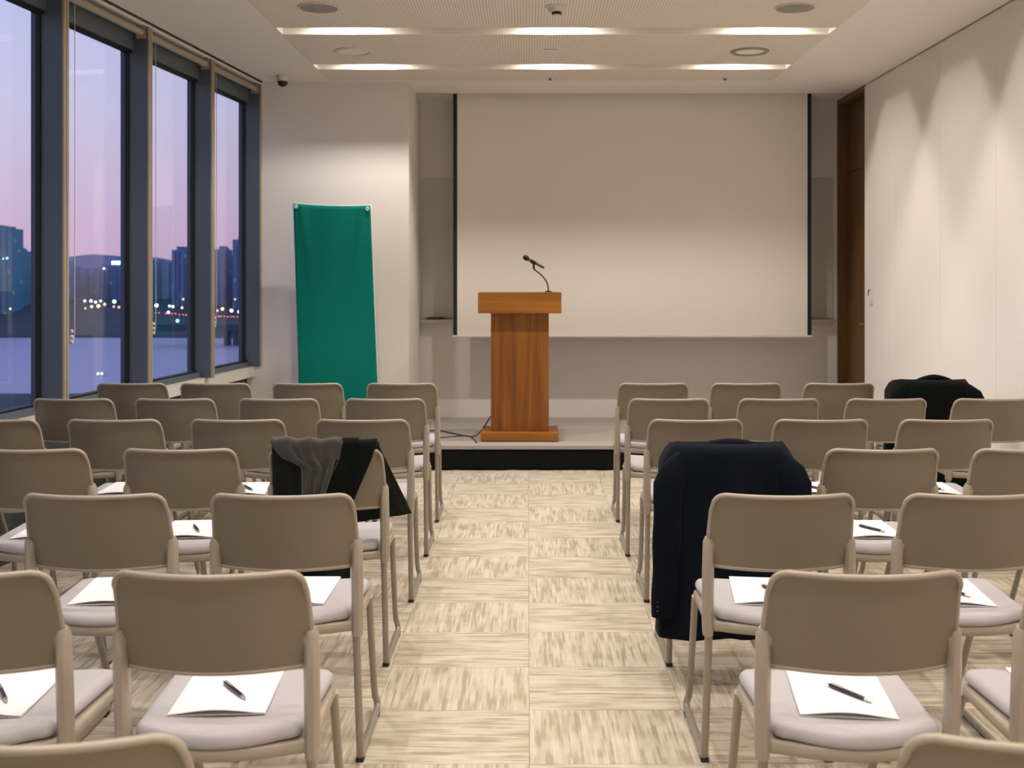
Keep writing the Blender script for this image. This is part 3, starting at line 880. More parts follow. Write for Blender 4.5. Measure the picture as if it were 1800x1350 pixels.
# ------------------------------------------------------------------ chairs
ZT, ZB, ZN = 0.854, 0.636, 0.712     # backrest top, bottom, notch where the posts take over
def back_y(z):
    return 0.06 * (ZT - z) / (ZT - ZB)
def back_w(z):
    t = (ZT - z) / (ZT - ZB)
    return 0.198 + 0.011 * t
def curve_y(x):
    return -0.062 * (1 - (x / 0.205) ** 2)
def make_chair():
    r = empty('stacking_chair')
    # backrest shell
    NU, NV = 22, 10
    rc = 0.034
    def zt(s):
        a = abs(s) * 0.2
        return ZT - (rc - math.sqrt(max(0, rc * rc - max(0, a - (0.2 - rc)) ** 2)))
    def zb(s):
        a, q = abs(s) * 0.2, 0.012
        return ZB + (q - math.sqrt(max(0, q * q - max(0, a - (0.2 - q)) ** 2)))
    ss = [math.sin(math.pi / 2 * (2 * i / NU - 1)) for i in range(NU + 1)]
    def pt(i, j, off):
        s = ss[i]
        z = zt(s) + (zb(s) - zt(s)) * j / NV
        x = s * back_w(z)
        # below the notch the shell tucks in between the posts
        if z < ZN:
            x *= 1 - 0.075 * min(1, (ZN - z) / 0.008)
        roll = 0.010 * max(0, 1 - (zt(s) - z) / 0.03) ** 2
        return Vector((x, back_y(z) + curve_y(x) + off - roll, z))
    mb = MB()
    fr = [pt(i, j, 0.005) for j in range(NV + 1) for i in range(NU + 1)]
    bk = [pt(i, j, -0.005) for j in range(NV + 1) for i in range(NU + 1)]
    w = NU + 1
    n0 = len(fr)
    fs = []
    for j in range(NV):
        for i in range(NU):
            a = j * w + i
            fs += [(a, a + 1, a + w + 1, a + w), (n0 + a, n0 + a + w, n0 + a + w + 1, n0 + a + 1)]
    rim = [(0, i) for i in range(NU + 1)] + [(j, NU) for j in range(1, NV + 1)] + [(NV, i) for i in range(NU - 1, -1, -1)] + [(j, 0) for j in range(NV - 1, 0, -1)]
    ids = [j * w + i for j, i in rim]
    for k in range(len(ids)):
        a, b = ids[k], ids[(k + 1) % len(ids)]
        fs.append((a, b, n0 + b, n0 + a))
    mb.add(fr + bk, fs)
    bo = mb.build('backrest', M['plastic'], r, smooth=50)
    path = [pt(i, j, 0) for j, i in rim]
    cl = [path[0]]
    for p in path[1:]:
        if (p - cl[-1]).length > 0.003:
            cl.append(p)
    MB().tube(cl, 0.0068, 6, closed=True).build('rim', M['chairframe'], bo, smooth=70)
    # posts
    for s in (-1, 1):
        pts = [(s * 0.2025, back_y(ZN + 0.004) + 0.002, ZN + 0.006), (s * 0.2035, back_y(ZN) + 0.004, ZN - 0.008), (s * 0.204, 0.048, 0.62), (s * 0.204, 0.054, 0.54),
               (s * 0.203, 0.060, 0.47), (s * 0.202, 0.064, 0.432)]
        MB().tube(pts, [0.015, 0.021, 0.0225, 0.0225, 0.0225, 0.0205], 8, up=(0, 1, 0), sx=1.0, sy=0.78).build('post', M['chairframe'], r, smooth=50)
    # seat shell and cushion
    def outline(hw0, hw1, y0, y1, bow, rr, rf, n=7):
        """rounded seat outline; rear edge bows towards -y"""
        pts = []
        def corner(cx, cy, rad, a0):
            for q in range(n):
                a = math.radians(a0 + 90 * q / (n - 1))
                pts.append((cx + rad * math.cos(a), cy + rad * math.sin(a)))
        corner(hw1 - rf, y1 - rf, rf, 0)
        for q in range(1, 6):
            x = (hw1 - rf) * (1 - 2 * q / 6)
            pts.append((x, y1 + 0.008 * (1 - (x / hw1) ** 2)))
        corner(-hw1 + rf, y1 - rf, rf, 90)
        corner(-hw0 + rr, y0 + rr, rr, 180)
        for q in range(1, 8):
            x = (-hw0 + rr) * (1 - 2 * q / 8)
            pts.append((x, y0 - bow * (1 - (x / (hw0 - rr)) ** 2)))
        corner(hw0 - rr, y0 + rr, rr, 270)
        return pts
    def slab(ol, prof, top_fn=None):
        """stack of inset copies of an outline: prof = [(inset, z)...]"""
        n = len(ol)
        cx, cy = 0.0, sum(p[1] for p in ol) / n
        vs, fs = [], []
        for ins, z in prof:
            for x, y in ol:
                dx, dy = x - cx, y - cy
                L = math.hypot(dx, dy)
                k = (L - ins) / L
                X, Y = cx + dx * k, cy + dy * k
                vs.append((X, Y, z + (top_fn(X, Y) if top_fn else 0)))
        for j in range(len(prof) - 1):
            for i in range(n):
                i2 = (i + 1) % n
                fs.append((j * n + i, j * n + i2, (j + 1) * n + i2, (j + 1) * n + i))
        fs.append(tuple(range(n - 1, -1, -1)))
        vs.append((cx, cy, prof[-1][1] + (top_fn(cx, cy) if top_fn else 0)))
        e = (len(prof) - 1) * n
        for i in range(n):
            fs.append((e + i, e + (i + 1) % n, len(vs) - 1))
        mb = MB()
        return mb.add(vs, fs)
    dip = lambda x, y: (0.010 * ((x / 0.2) ** 2) if abs(x) < 0.3 else 0) - 0.008 * math.exp(-((y - 0.2) / 0.12) ** 2) - 0.018 * max(0, (y - 0.34) / 0.1) ** 2
    ol = outline(0.203, 0.198, 0.045, 0.430, 0.045, 0.03, 0.06)
    slab(ol, [(0.03, 0.440), (0.006, 0.444), (0.0, 0.450), (0.0, 0.468), (0.004, 0.473), (0.012, 0.474)], lambda x, y: -0.014 * max(0, (y - 0.34) / 0.1) ** 2).build('seat_shell', M['chairframe'], r, smooth=50)
    ol = outline(0.180, 0.193, 0.040, 0.424, 0.045, 0.03, 0.055)
    slab(ol, [(0.006, 0.474), (0.001, 0.478), (0.0, 0.486), (0.004, 0.496), (0.012, 0.503), (0.03, 0.507), (0.07, 0.508), (0.12, 0.508)], dip).build('seat_cushion', M['cushion'], r, smooth=70)
    # sled legs
    for s in (-1, 1):
        pts = [(s * 0.198, 0.070, 0.447), (s * 0.196, 0.110, 0.30), (s * 0.191, 0.188, 0.06), (s * 0.190, 0.198, 0.028), (s * 0.189, 0.212, 0.016), (s * 0.189, 0.235, 0.0135),
               (s * 0.189, 0.40, 0.0135), (s * 0.189, 0.565, 0.0135), (s * 0.189, 0.592, 0.016), (s * 0.187, 0.604, 0.03), (s * 0.180, 0.600, 0.055), (s * 0.178, 0.590, 0.09),
               (s * 0.182, 0.495, 0.28), (s * 0.188, 0.405, 0.445)]
        lg = MB().tube(pts, 0.0118, 8, up=(1, 0, 0)).build('sled_leg', M['tube'], r, smooth=50)
        for y0 in (0.200, 0.545):
            MB().bevbox(s * 0.188 - 0.012, s * 0.188 + 0.012, y0, y0 + 0.035, 0.0, 0.011, 0.002).build('glide', M['rubber'], lg)
    MB().tube([(-0.188, 0.395, 0.434), (0.188, 0.395, 0.434)], 0.009, 8).build('cross_bar', M['tube'], r, smooth=50)
    return r

def pad_mesh():
    """folded A4 hand-out: bottom leaf flat, top leaf lifting along the near edge"""
    def leaf(z0, lift, th, dx=0.0):
        def fn(off):
            def f(u, v):
                x = (u - 0.5) * 0.21 + dx
                y = (v - 0.5) * 0.297
                z = z0 + lift * math.sin(math.pi * min(1, max(0, u * 1.05))) ** 1.2 * max(0, 1 - v * 2.2) ** 1.6
                return (x, y, z + off)
            return f
        NU, NV = 12, 12
        a = [fn(th)(i / NU, j / NV) for j in range(NV + 1) for i in range(NU + 1)]
        b = [fn(0)(i / NU, j / NV) for j in range(NV + 1) for i in range(NU + 1)]
        w, n0 = NU + 1, len(a)
        fs = []
        for j in range(NV):
            for i in range(NU):
                q = j * w + i
                fs += [(q, q + 1, q + w + 1, q + w), (n0 + q, n0 + q + w, n0 + q + w + 1, n0 + q + 1)]
        rim = [i for i in range(w)] + [j * w + NU for j in range(1, NV + 1)] + [NV * w + i for i in range(NU - 1, -1, -1)] + [j * w for j in range(NV - 1, 0, -1)]
        for k in range(len(rim)):
            p, q = rim[k], rim[(k + 1) % len(rim)]
            fs.append((p, q, n0 + q, n0 + p))
        return MB().add(a + b, fs)
    r = empty('notepad')
    leaf(0.0, 0.0, 0.0022, 0.001).build('lower_leaf', M['paper_in'], r, smooth=30)
    leaf(0.0026, 0.0085, 0.0016).build('upper_leaf', M['paper'], r, smooth=30)
    return r

def pen_mesh():
    r = empty('pen')
    MB().tube([(0, -0.045, 0), (0, -0.02, 0), (0, 0.02, 0), (0, 0.058, 0), (0, 0.060, 0)], [0.0052, 0.0056, 0.0056, 0.005, 0.004], 10).build('barrel', M['pen'], r, smooth=40)
    MB().tube([(0, -0.045, 0), (0, -0.060, 0), (0, -0.066, 0)], [0.0050, 0.0028, 0.001], 10).build('tip', M['pen_metal'], r, smooth=40)
    MB().tube([(0, 0.060, 0), (0, 0.069, 0)], 0.0026, 8).build('button', M['pen_metal'], r, smooth=40)
    MB().box(-0.0016, 0.0016, 0.018, 0.056, 0.0052, 0.0072).build('clip', M['pen_metal'], r)
    return r

ROWY = [6.498 - 0.831 * k for k in range(7)]
def ctr(px, row):                    # centre of a chair from the left edge of its backrest
    return (px - CX) * ROWY[row] / F + 0.203
LEFT = [[ctr(645, 0), ctr(480, 0), ctr(318, 0), -2.305], [ctr(607, 1), ctr(420, 1), ctr(238, 1), ctr(60, 1)], [ctr(555, 2), ctr(336, 2), ctr(120, 2), ctr(-95, 2)],
        [ctr(474, 3), ctr(218, 3), -1.785], [ctr(372, 4), ctr(43, 4)], [ctr(200, 5), -1.198], [-0.664]]
RIGHT = [[ctr(1087, 0), ctr(1250, 0), ctr(1413, 0), ctr(1577, 0)], [ctr(1105, 1), ctr(1298, 1), ctr(1487, 1), ctr(1675, 1)], [ctr(1140, 2), ctr(1360, 2), ctr(1580, 2)],
         [ctr(1182, 3), ctr(1450, 3), ctr(1710, 3)], [ctr(1250, 4), ctr(1587, 4)], [ctr(1350, 5), ctr(1350, 5) + 0.552], [ctr(1585, 6)]]
RN = ['front row', 'second row from the stage', 'third row from the stage', 'fourth row from the stage', 'fifth row from the stage', 'sixth row from the stage', 'seventh row from the stage']
SN = ['aisle seat', 'second from the aisle', 'third from the aisle', 'fourth from the aisle']
chair0, pad0, pen0 = make_chair(), pad_mesh(), pen_mesh()
first = [True, True]
COATS = {}
for side, rows in (('left', LEFT), ('right', RIGHT)):
    for ri, xs in enumerate(rows):
        for ci, x in enumerate(xs):
            o = chair0 if first[0] else copy_tree(chair0)
            first[0] = False
            y = ROWY[ri]
            o.location = (x, y, 0)
            tag(o, 'beige stacking chair, %s block, %s, %s' % (side, RN[ri], SN[ci]), 'chair', 'beige stacking chairs in rows')
            if (side, ri, ci) in (('left', 3, 0), ('right', 3, 0), ('right', 0, 3)):
                COATS[(side, ri, ci)] = (x, y)
                continue
            p = pad0 if first[1] else copy_tree(pad0)
            n = pen0 if first[1] else copy_tree(pen0)
            first[1] = False
            sx = 0.012 if side == 'right' else -0.024
            if (side, ri) == ('left', 4) and ci == 0: sx = -0.01
            ja, jx, jy = random.uniform(-3.5, 3.5), random.uniform(-0.008, 0.008), random.uniform(-0.01, 0.01)
            rot = math.radians((-4 if side == 'right' else 3) + ja)
            zc = 0.5075
            p.location = (x + sx + jx, y + 0.240 + jy, zc)
            p.rotation_euler = (0, 0, rot)
            tag(p, 'white notepad on chair, %s block, %s, %s' % (side, RN[ri].replace('the ', ''), SN[ci].replace('the ', '')), 'notepad', 'white notepads on the chairs')
            pa = math.radians((27 if side == 'right' else 30) + random.uniform(-7, 7))
            n.location = (x + sx + jx + 0.018, y + 0.215 + jy, zc + 0.0042 + 0.0056)
            n.rotation_euler = (0, 0, pa)
            tag(n, 'dark pen on notepad, %s block, %s, %s' % (side, RN[ri].replace('the ', ''), SN[ci].replace('the ', '')), 'pen', 'dark pens on the notepads')

# ------------------------------------------------------------------ jackets and coat on the chairs
def suit_jacket(name, loc, label, m, hem=0.19, sleeve=0.265, collar=0.02, spread=1.0, seed=1):
    r = tag(empty(name, (loc[0], loc[1], 0)), label, 'jacket')
    rnd = random.Random(seed)
    ph = [rnd.uniform(0, 6) for _ in range(6)]
    top = 0.878
    def body(u, v):
        a = u * 2 - 1                          # -1 front left edge ... 0 back ... 1 front right edge
        aa, s = abs(a), (1 if a >= 0 else -1)
        # how far down this strand hangs: the back to the hem, the fronts down to the seat
        if aa < 0.60: bot = hem + 0.02 * math.sin(a * 5 + ph[0]) * 0.5
        elif aa < 0.68: bot = hem + (0.535 - hem) * ((aa - 0.60) / 0.08) ** 2 * 0.5
        else: bot = 0.545
        z = top - (top - bot) * v
        dn = top - z
        open_ = min(1, dn / 0.026) ** 0.5
        hw = 0.186 + 0.05 * min(1, dn / 0.075) ** 0.8 + 0.012 * min(1, dn / 0.6)
        if aa < 0.5:
            x = hw * a / 0.5
            k = 1 - (x / hw) ** 2
            y = -0.034 - 0.060 * k + 0.02 * max(0, abs(x) / hw - 0.85) / 0.15
        elif aa < 0.64:
            t = (aa - 0.5) / 0.14
            x = s * hw * (1 + 0.02 * math.sin(math.pi * t))
            y = -0.014 + 0.126 * t
        else:
            t = (aa - 0.64) / 0.36
            x = s * (hw * (1 - t) + 0.05 * t)
            y = 0.112 + 0.015 * math.sin(t * 6 + ph[1])
        ymid = curve_y(max(-0.2, min(0.2, x)))
        y = ymid + (y - ymid) * open_
        fold = 0.007 * math.sin(x * 34 + ph[2] + z * 3) * min(1, dn / 0.25) + 0.004 * math.sin(x * 70 + ph[3] - z * 6) * min(1, dn / 0.3)
        y += fold if aa < 0.5 else 0
        return (x, y, z)
    MB().grid(body, 84, 40).build('body', m, r, smooth=80, solid=0.006)
    for s in (-1, 1):
        pts, rad = [], []
        for t in [q / 14 for q in range(15)]:
            z = 0.858 - (0.858 - sleeve) * t
            x = s * (0.138 + 0.084 * min(1, t / 0.20) ** 0.75 * (0.5 + 0.5 * spread) + 0.016 * t)
            y = -0.026 - 0.034 * min(1, t / 0.12) - 0.012 * math.sin(t * 3.0) + 0.02 * t
            pts.append((x, y, z))
            rad.append((0.022 + 0.034 * min(1, t / 0.14)) * (1 - 0.16 * t) * (1 + 0.04 * math.sin(t * 19 + ph[4])))
        sl = MB().tube(pts, rad, 18, up=(0, 1, 0), sx=0.55, sy=1.0).build('sleeve', m, r, smooth=80)
        for q in range(4):
            b = MB().lathe([(0.001, -0.003), (0.0045, -0.002), (0.0045, 0.002), (0.001, 0.003)], (pts[-1][0] + s * 0.026, pts[-1][1] - 0.026, sleeve + 0.025 + 0.016 * q), 10)
            b.build('cuff_button', M['cable'], sl)
    cp = []
    for q in range(17):
        t = q / 16 * 2 - 1
        x = 0.115 * t
        cp.append((x, 0.012 + curve_y(x) + 0.015 * (1 - t * t), top - 0.010 + collar * (1 - abs(t) ** 1.6)))
    MB().tube(cp, [0.006 + 0.010 * (1 - abs(q / 16 * 2 - 1) ** 2) for q in range(17)], 10, sx=1.0, sy=1.4).build('collar', m, r, smooth=80)
    return r
cx_, cy_ = COATS[('right', 3, 0)]
suit_jacket('suit_jacket', (cx_, cy_), 'navy suit jacket hung over the aisle chair, right block, fourth row', M['navy'], seed=3, collar=0.012)
cx_, cy_ = COATS[('right', 0, 3)]
suit_jacket('suit_jacket', (cx_, cy_), 'black jacket hung over the front row chair nearest the right wall', M['blackcloth'], hem=0.24, sleeve=0.33, collar=0.026, spread=1.25, seed=9)

cx_, cy_ = COATS[('left', 3, 0)]
ct = tag(empty('wool_coat', (cx_, cy_, 0)), 'dark grey wool coat folded over the aisle chair, left block, fourth row', 'coat')
def coatf(lift, xl, xr, zf, zbk, folds, seed):
    """cloth laid over the chair back: v=0 front hem, v~0.45 over the top edge, v=1 rear hem"""
    rnd = random.Random(seed)
    p = [rnd.uniform(0, 6) for _ in range(4)]
    def fn(u, v):
        if v < 0.42:
            t = v / 0.42
            zz = zf(u) + (ZT + 0.012 - zf(u)) * t
            front = True
        elif v < 0.5:
            t = (v - 0.42) / 0.08
            zz = ZT + 0.012 + 0.012 * math.sin(math.pi * t)
            front = None
        else:
            t = (v - 0.5) / 0.5
            zz = ZT + 0.012 + (zbk(u) - ZT - 0.012) * t
            front = False
        dn = max(0, ZT + 0.012 - zz)
        x = xl(dn, front) + (xr(dn, front) - xl(dn, front)) * u
        xc = max(-0.205, min(0.205, x))
        base = curve_y(xc) + back_y(max(zz, ZB))
        if front is None:
            y = base + 0.020 * math.cos(math.pi * t)
        elif front:
            y = base + 0.020 + 0.05 * min(1, dn / 0.3) + (0.05 * max(0, x - 0.2) / 0.1)
        else:
            y = base - 0.020 - 0.022 * min(1, dn / 0.15)
        f = folds * (math.sin(u * 19 + p[0] + dn * 2) + 0.6 * math.sin(u * 41 + p[1] - dn * 5)) * min(1, 0.35 + dn / 0.15)
        sgn = -1 if not front else 1
        y += sgn * (lift + f)
        zz += lift * (1 if dn < 0.02 else 0) + (folds * 0.7 * math.sin(u * 19 + p[0]) if dn < 0.03 else 0)
        return (x, y, zz)
    return fn
lin = coatf(0.004, lambda d, f: -0.185 - 0.004 * d, lambda d, f: (0.186 + 0.36 * d if f else 0.190 - 0.085 * min(1, d / 0.11) - 0.03 * d),
            lambda u: 0.555 + 0.03 * u, lambda u: 0.30 + 0.05 * math.sin(u * 5), 0.004, 2)
MB().grid(lin, 60, 64).build('lining', M['lining'], ct, smooth=80, solid=0.006)
wl = coatf(0.022, lambda d, f: -0.186 + (0 if f else 0.115 * min(1, max(0, d - 0.012) / 0.05)), lambda d, f: 0.075 - (0 if f else 0.11 * min(1, d / 0.30)),
           lambda u: 0.70, lambda u: 0.42 + 0.06 * u, 0.006, 5)
MB().grid(wl, 46, 60).build('outer_cloth', M['greywool'], ct, smooth=80, solid=0.010)
def flap(x0, dx, lift, seed):
    return coatf(lift, lambda d, f: x0 - (0 if f else 0.16 * min(1, d / 0.35)), lambda d, f: x0 + dx - (0 if f else 0.15 * min(1, d / 0.35)), lambda u: 0.66, lambda u: 0.40 + 0.05 * u, 0.0008, seed)
MB().grid(flap(0.070, 0.055, 0.020, 8), 20, 50).build('lapel_fold', M['blackcloth'], ct, smooth=80, solid=0.012)
MB().grid(flap(0.112, 0.074, 0.012, 11), 20, 50).build('sleeve_fold', M['blackcloth'], ct, smooth=80, solid=0.010)

# ------------------------------------------------------------------ the view outside: river, far bank, towers, lights
WZ = CAMH - 47.8
def gz(y):                                   # ground of the far bank
    return WZ + 0.8 + max(0.0, min(26.0, (y - 905) * 0.125))
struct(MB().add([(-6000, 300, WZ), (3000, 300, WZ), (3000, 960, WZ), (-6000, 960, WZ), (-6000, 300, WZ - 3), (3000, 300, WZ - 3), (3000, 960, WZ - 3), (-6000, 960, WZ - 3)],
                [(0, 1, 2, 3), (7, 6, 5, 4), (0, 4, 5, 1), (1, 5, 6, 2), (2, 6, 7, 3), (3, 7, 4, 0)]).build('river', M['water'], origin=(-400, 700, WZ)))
def bankf(u, v):
    x = -4500 + 6500 * u
    y = 896 + 6 * math.sin(x * 0.013) + 2600 * v ** 2.2
    return (x, y, gz(y) if v > 0 else WZ - 1)
struct(MB().grid(bankf, 90, 24).build('far_bank', M['bank'], origin=(-400, 1000, WZ), smooth=60))
struct(MB().box(-4000, 600, -600, 455, WZ - 4, WZ + 1.0).build('near_bank', M['bank'], origin=(-400, 100, WZ)))
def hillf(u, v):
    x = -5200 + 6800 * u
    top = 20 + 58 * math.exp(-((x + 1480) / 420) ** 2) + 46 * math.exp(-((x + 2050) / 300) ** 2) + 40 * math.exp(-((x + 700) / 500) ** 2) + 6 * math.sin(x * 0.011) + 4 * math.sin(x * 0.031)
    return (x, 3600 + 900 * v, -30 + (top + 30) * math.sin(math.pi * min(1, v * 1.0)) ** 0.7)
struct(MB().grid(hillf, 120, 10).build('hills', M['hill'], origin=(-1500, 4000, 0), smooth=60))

PLACED = []
def tower(px0, px1, ytop, y, m, label, depth=26, step=None):
    y += 118
    while True:                              # keep clear of the neighbours
        x0, x1 = (px0 - CX) * y / F, (px1 - CX) * y / F
        if any(x0 < q[1] + 1 and x1 > q[0] - 1 and y - 2 < q[3] + 1 and y + depth > q[2] - 3 for q in PLACED):
            y += 6
        else:
            break
    PLACED.append((x0, x1, y, y + depth))
    zt_ = CAMH - (ytop - CY) * y / F
    zg = gz(y) - 1
    r = tag(empty('apartment_tower', ((x0 + x1) / 2, y, zg)), label, 'building', 'buildings across the river')
    hx, H = (x1 - x0) / 2, zt_ - zg
    b = MB().box(-hx, hx, 0, depth, 0, H)
    q = 2 + int(hx / 5)
    for k in range(q):                      # shallow projecting bays
        c0 = -hx + (k + 0.5) * 2 * hx / q
        b.box(c0 - hx / q * 0.55, c0 + hx / q * 0.55, -1.6, 0, 0, H * 0.97)
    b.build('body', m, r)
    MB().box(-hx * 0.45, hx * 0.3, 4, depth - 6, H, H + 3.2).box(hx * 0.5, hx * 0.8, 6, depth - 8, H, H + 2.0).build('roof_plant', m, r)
    return r
T = M
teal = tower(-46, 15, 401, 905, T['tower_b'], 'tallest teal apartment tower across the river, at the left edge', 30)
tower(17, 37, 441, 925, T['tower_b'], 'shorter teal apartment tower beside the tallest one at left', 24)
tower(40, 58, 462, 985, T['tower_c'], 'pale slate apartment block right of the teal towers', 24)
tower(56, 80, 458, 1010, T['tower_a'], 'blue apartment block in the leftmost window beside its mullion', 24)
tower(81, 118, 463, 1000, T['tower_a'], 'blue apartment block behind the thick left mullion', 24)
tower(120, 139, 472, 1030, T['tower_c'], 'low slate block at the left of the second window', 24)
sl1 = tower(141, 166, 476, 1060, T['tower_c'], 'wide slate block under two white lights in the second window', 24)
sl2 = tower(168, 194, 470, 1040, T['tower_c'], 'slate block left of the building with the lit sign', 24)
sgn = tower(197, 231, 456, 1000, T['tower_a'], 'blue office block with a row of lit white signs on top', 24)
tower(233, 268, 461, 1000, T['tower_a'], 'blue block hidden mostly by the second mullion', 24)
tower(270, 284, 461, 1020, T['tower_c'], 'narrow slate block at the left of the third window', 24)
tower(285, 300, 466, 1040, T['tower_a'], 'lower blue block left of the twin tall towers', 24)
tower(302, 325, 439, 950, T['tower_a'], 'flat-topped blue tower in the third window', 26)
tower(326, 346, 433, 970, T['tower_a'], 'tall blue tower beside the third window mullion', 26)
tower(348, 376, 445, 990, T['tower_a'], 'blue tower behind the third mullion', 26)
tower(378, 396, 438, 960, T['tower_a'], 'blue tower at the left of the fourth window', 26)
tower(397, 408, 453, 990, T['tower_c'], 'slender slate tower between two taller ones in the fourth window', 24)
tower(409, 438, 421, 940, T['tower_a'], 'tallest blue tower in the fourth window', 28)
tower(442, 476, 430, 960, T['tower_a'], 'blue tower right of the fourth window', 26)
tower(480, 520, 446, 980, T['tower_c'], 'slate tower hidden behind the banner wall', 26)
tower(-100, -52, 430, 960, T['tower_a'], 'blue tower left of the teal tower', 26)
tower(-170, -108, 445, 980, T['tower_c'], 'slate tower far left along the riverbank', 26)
sx0 = sgn.location
for k in range(4):
    MB().bevbox(-9.5 + 2.9 * k + 0.2, -9.5 + 2.9 * k + 2.5, -2.4, -1.8, (CAMH - (465 - CY) * sx0.y / F) - sx0.z, (CAMH - (459 - CY) * sx0.y / F) - sx0.z, 0.1).build('sign_letter_box', G['white'], sgn)

br_ = tag(empty('bridge', (-200, 800, WZ)), 'dark road bridge on concrete piers crossing the river in the fourth window', 'bridge')
MB().box(-70, 160, -6, 6, 10.5, 14).build('deck', M['concrete'], br_)
MB().box(-70, 160, -6.3, -6, 14, 15.1).build('parapet', M['concrete'], br_)
for px in (400, 416, 445, 475):
    x = (px - CX) * 800 / F + 200
    MB().box(x - 1.4, x + 1.4, -5, 5, 0.0, 10.5).box(x - 2.2, x + 2.2, -5.6, 5.6, 9.2, 10.5).build('pier', M['concrete'], br_)

def pane_of(px):
    return 'first' if px < 76 else 'second' if px < 232 else 'third' if px < 346 else 'fourth'
def street_lamp(px, py, kind, size=0.9, y=None, label=None):
    y = y or 930 + (px * 37 % 60)
    x, z = (px - CX) * y / F, CAMH - (py - CY) * y / F
    # stand it on the bank where the ground lies a few metres below the lamp
    for _ in range(30):
        g = gz(y)
        z = CAMH - (py - CY) * y / F
        if z - g > 12 and y < 1030: y += 6
        elif z - g < 5 and y > 905: y -= 6
        else: break
    x = (px - CX) * y / F
    g = min(gz(y), z - 3)
    pane = pane_of(px)
    k = sum(1 for q in LAMPS if q[2] == kind and pane_of(q[0]) == pane and q[0] < px)
    nth = ['leftmost', 'second', 'third', 'fourth', 'fifth', 'sixth'][k]
    r = tag(empty('street_lamp', (x, y, g)), '%s glowing %s street lamp from the left in the %s window' % (nth, kind, pane) if k else 'leftmost glowing %s street lamp seen in the %s window' % (kind, pane),
            'street lamp', '%s street lamps in the %s window' % (kind, pane))
    MB().tube([(0, 0.4, 0), (0, 0.4, z - g)], 0.12, 6).build('pole', M['concrete'], r)
    size *= 1.15
    prof = [(size * math.sin(math.pi * q / 8) + 0.001, -size * math.cos(math.pi * q / 8)) for q in range(9)]
    MB().lathe(prof, (0, 0, z - g), 12).build('lamp_globe', G[kind], r, smooth=80)
LAMPS = ((18, 543, 'warm', .7), (70, 543, 'warm', .8), (63, 549, 'warm', .8), (149, 529, 'white', .9), (160, 529, 'white', 1.1), (168, 531, 'white', 1.0), (177, 529, 'white', .9),
          (201, 530, 'white', 1.4), (221, 530, 'warm', 1.4), (161, 539, 'warm', 1.0), (173, 538, 'warm', 1.3), (184, 535, 'orange', 1.1), (200, 539, 'orange', .8), (209, 540, 'orange', .9),
          (150, 542, 'orange', .7), (275, 537, 'white', 1.4), (298, 538, 'white', .9), (304, 539, 'white', 1.0), (322, 526, 'orange', .9), (340, 529, 'warm', .8), (320, 541, 'orange', 1.0),
          (337, 543, 'white', 1.4), (296, 549, 'pink', 1.2), (312, 564, 'teal', 1.3), (332, 564, 'teal', 1.2), (382, 546, 'pink', .8), (391, 543, 'warm', 1.2), (407, 546, 'white', 1.3),
          (420, 548, 'white', 1.1), (426, 546, 'warm', 1.1), (413, 526, 'orange', .8), (430, 526, 'orange', .8))
for a in LAMPS:
    street_lamp(*a)
def roof_lamp(px, py, y, kind, size, label):
    p = ((px - CX) * y / F, y, CAMH - (py - CY) * y / F)
    r = tag(empty('roof_light', p), label, 'light')
    MB().lathe([(size * math.sin(math.pi * q / 8) + 0.001, -size * math.cos(math.pi * q / 8)) for q in range(9)], (0, -0.5, 0), 12).build('lamp_globe', G[kind], r, smooth=80)
    MB().box(-0.15, 0.15, -0.5, 3.0, -size - 0.3, -size).build('bracket', M['concrete'], r)
roof_lamp(13, 454, teal.location.y - 2.8, 'teal', 1.0, 'teal light on the tallest tower at the left window edge')
roof_lamp(6, 455, teal.location.y - 2.8, 'teal', 0.7, 'fainter teal light left of its twin on the tallest tower')
roof_lamp(153, 478, sl1.location.y - 2.8, 'white', 1.0, 'left of two white lights high on the slate block roof')
roof_lamp(183, 472, sl2.location.y - 2.8, 'white', 1.0, 'right of two white lights high on the slate block roof')
roof_lamp(220, 490, sgn.location.y - 2.8, 'white', .7, 'small white light below the row of lit signs')
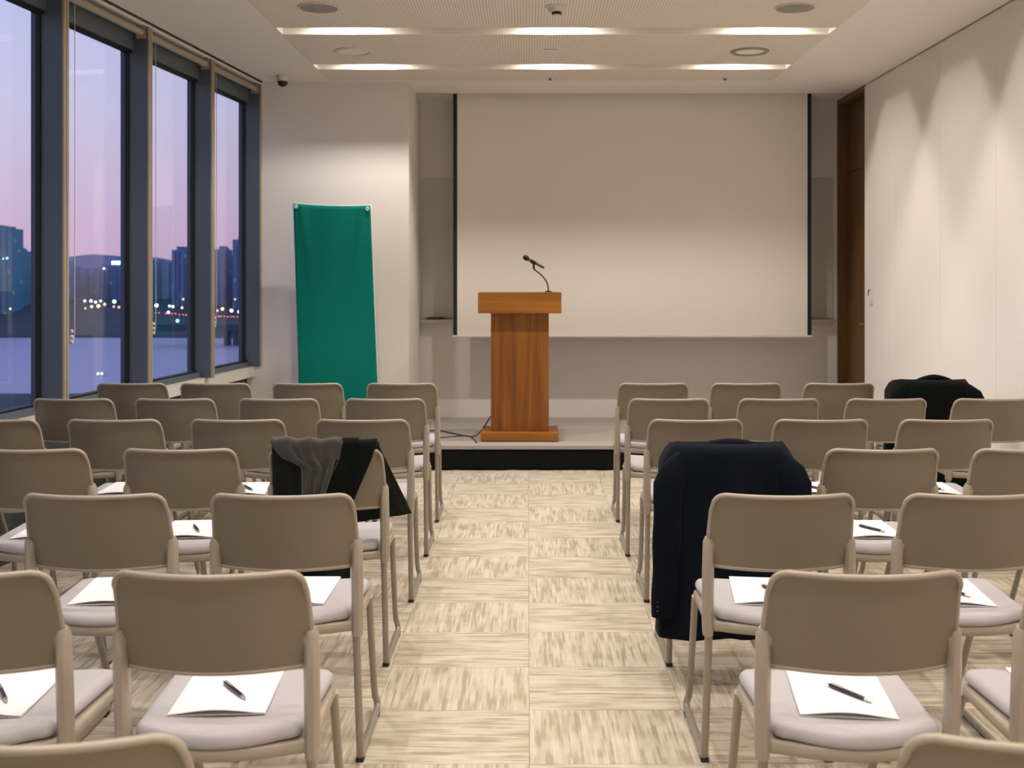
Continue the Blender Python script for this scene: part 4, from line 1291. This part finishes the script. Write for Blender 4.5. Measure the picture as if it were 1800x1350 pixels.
def car(px, py, y, label):
    y0 = y
    x = (px - CX) * y / F
    r = tag(empty('car', (x, y, gz(y))), label, 'car', 'cars with red tail lights on the riverside road')
    MB().bevbox(-2.3, 2.3, -0.9, 0.9, 0.35, 0.95, 0.2).bevbox(-1.2, 1.5, -0.8, 0.8, 0.95, 1.5, 0.25).build('body', M['carpaint'], r)
    for s in (-1, 1):
        MB().bevbox(s * 1.6 - 0.7, s * 1.6 + 0.7, -1.3, -0.85, 0.5, 1.4, 0.1).build('tail_light', G['red'], r)
    for s in (-1.4, 1.4):
        MB().tube([(s, -0.9, 0.35), (s, 0.9, 0.35)], 0.35, 10).build('wheel', M['rubber'], r)
def bank_y(py):
    y = 905.0
    while y < 1200 and CY + (CAMH - gz(y)) * F / y > py: y += 2
    return y
for i, (px, py) in enumerate(((277, 552), (295, 553), (306, 553.5), (319, 555), (331, 555.5), (341, 556), (381, 558), (391.5, 558), (404, 559), (414.5, 559), (426, 559.5))):
    car(px, py, bank_y(py), '%s car with red tail lights on the far road, %s window' % (['leftmost', 'second', 'third', 'fourth', 'fifth', 'sixth'][i if i < 6 else i - 6], 'third' if px < 346 else 'fourth'))
def boat(px, py, label):
    y = 47.0 * F / (py - CY)
    r = tag(empty('boat', ((px - CX) * y / F, y, WZ)), label, 'boat')
    MB().hexa([(-1.8, -0.8, 0.05), (1.8, -0.8, 0.05), (1.8, 0.8, 0.05), (-1.8, 0.8, 0.05), (-2.2, -1.0, 0.8), (2.4, -1.0, 0.8), (2.4, 1.0, 0.8), (-2.2, 1.0, 0.8)]).build('hull', M['water'], r)
    MB().bevbox(-0.8, 1.0, -0.7, 0.7, 0.8, 1.7, 0.2).build('cabin', M['concrete'], r)
    for s in (-0.9, 0.9):
        MB().lathe([(0.55 * math.sin(math.pi * q / 8) + 0.001, -0.55 * math.cos(math.pi * q / 8)) for q in range(9)], (s, -1.0, 1.5), 10).build('lamp', G['white'], r, smooth=80)
boat(177, 659, 'small dark boat with two white lights on the river')
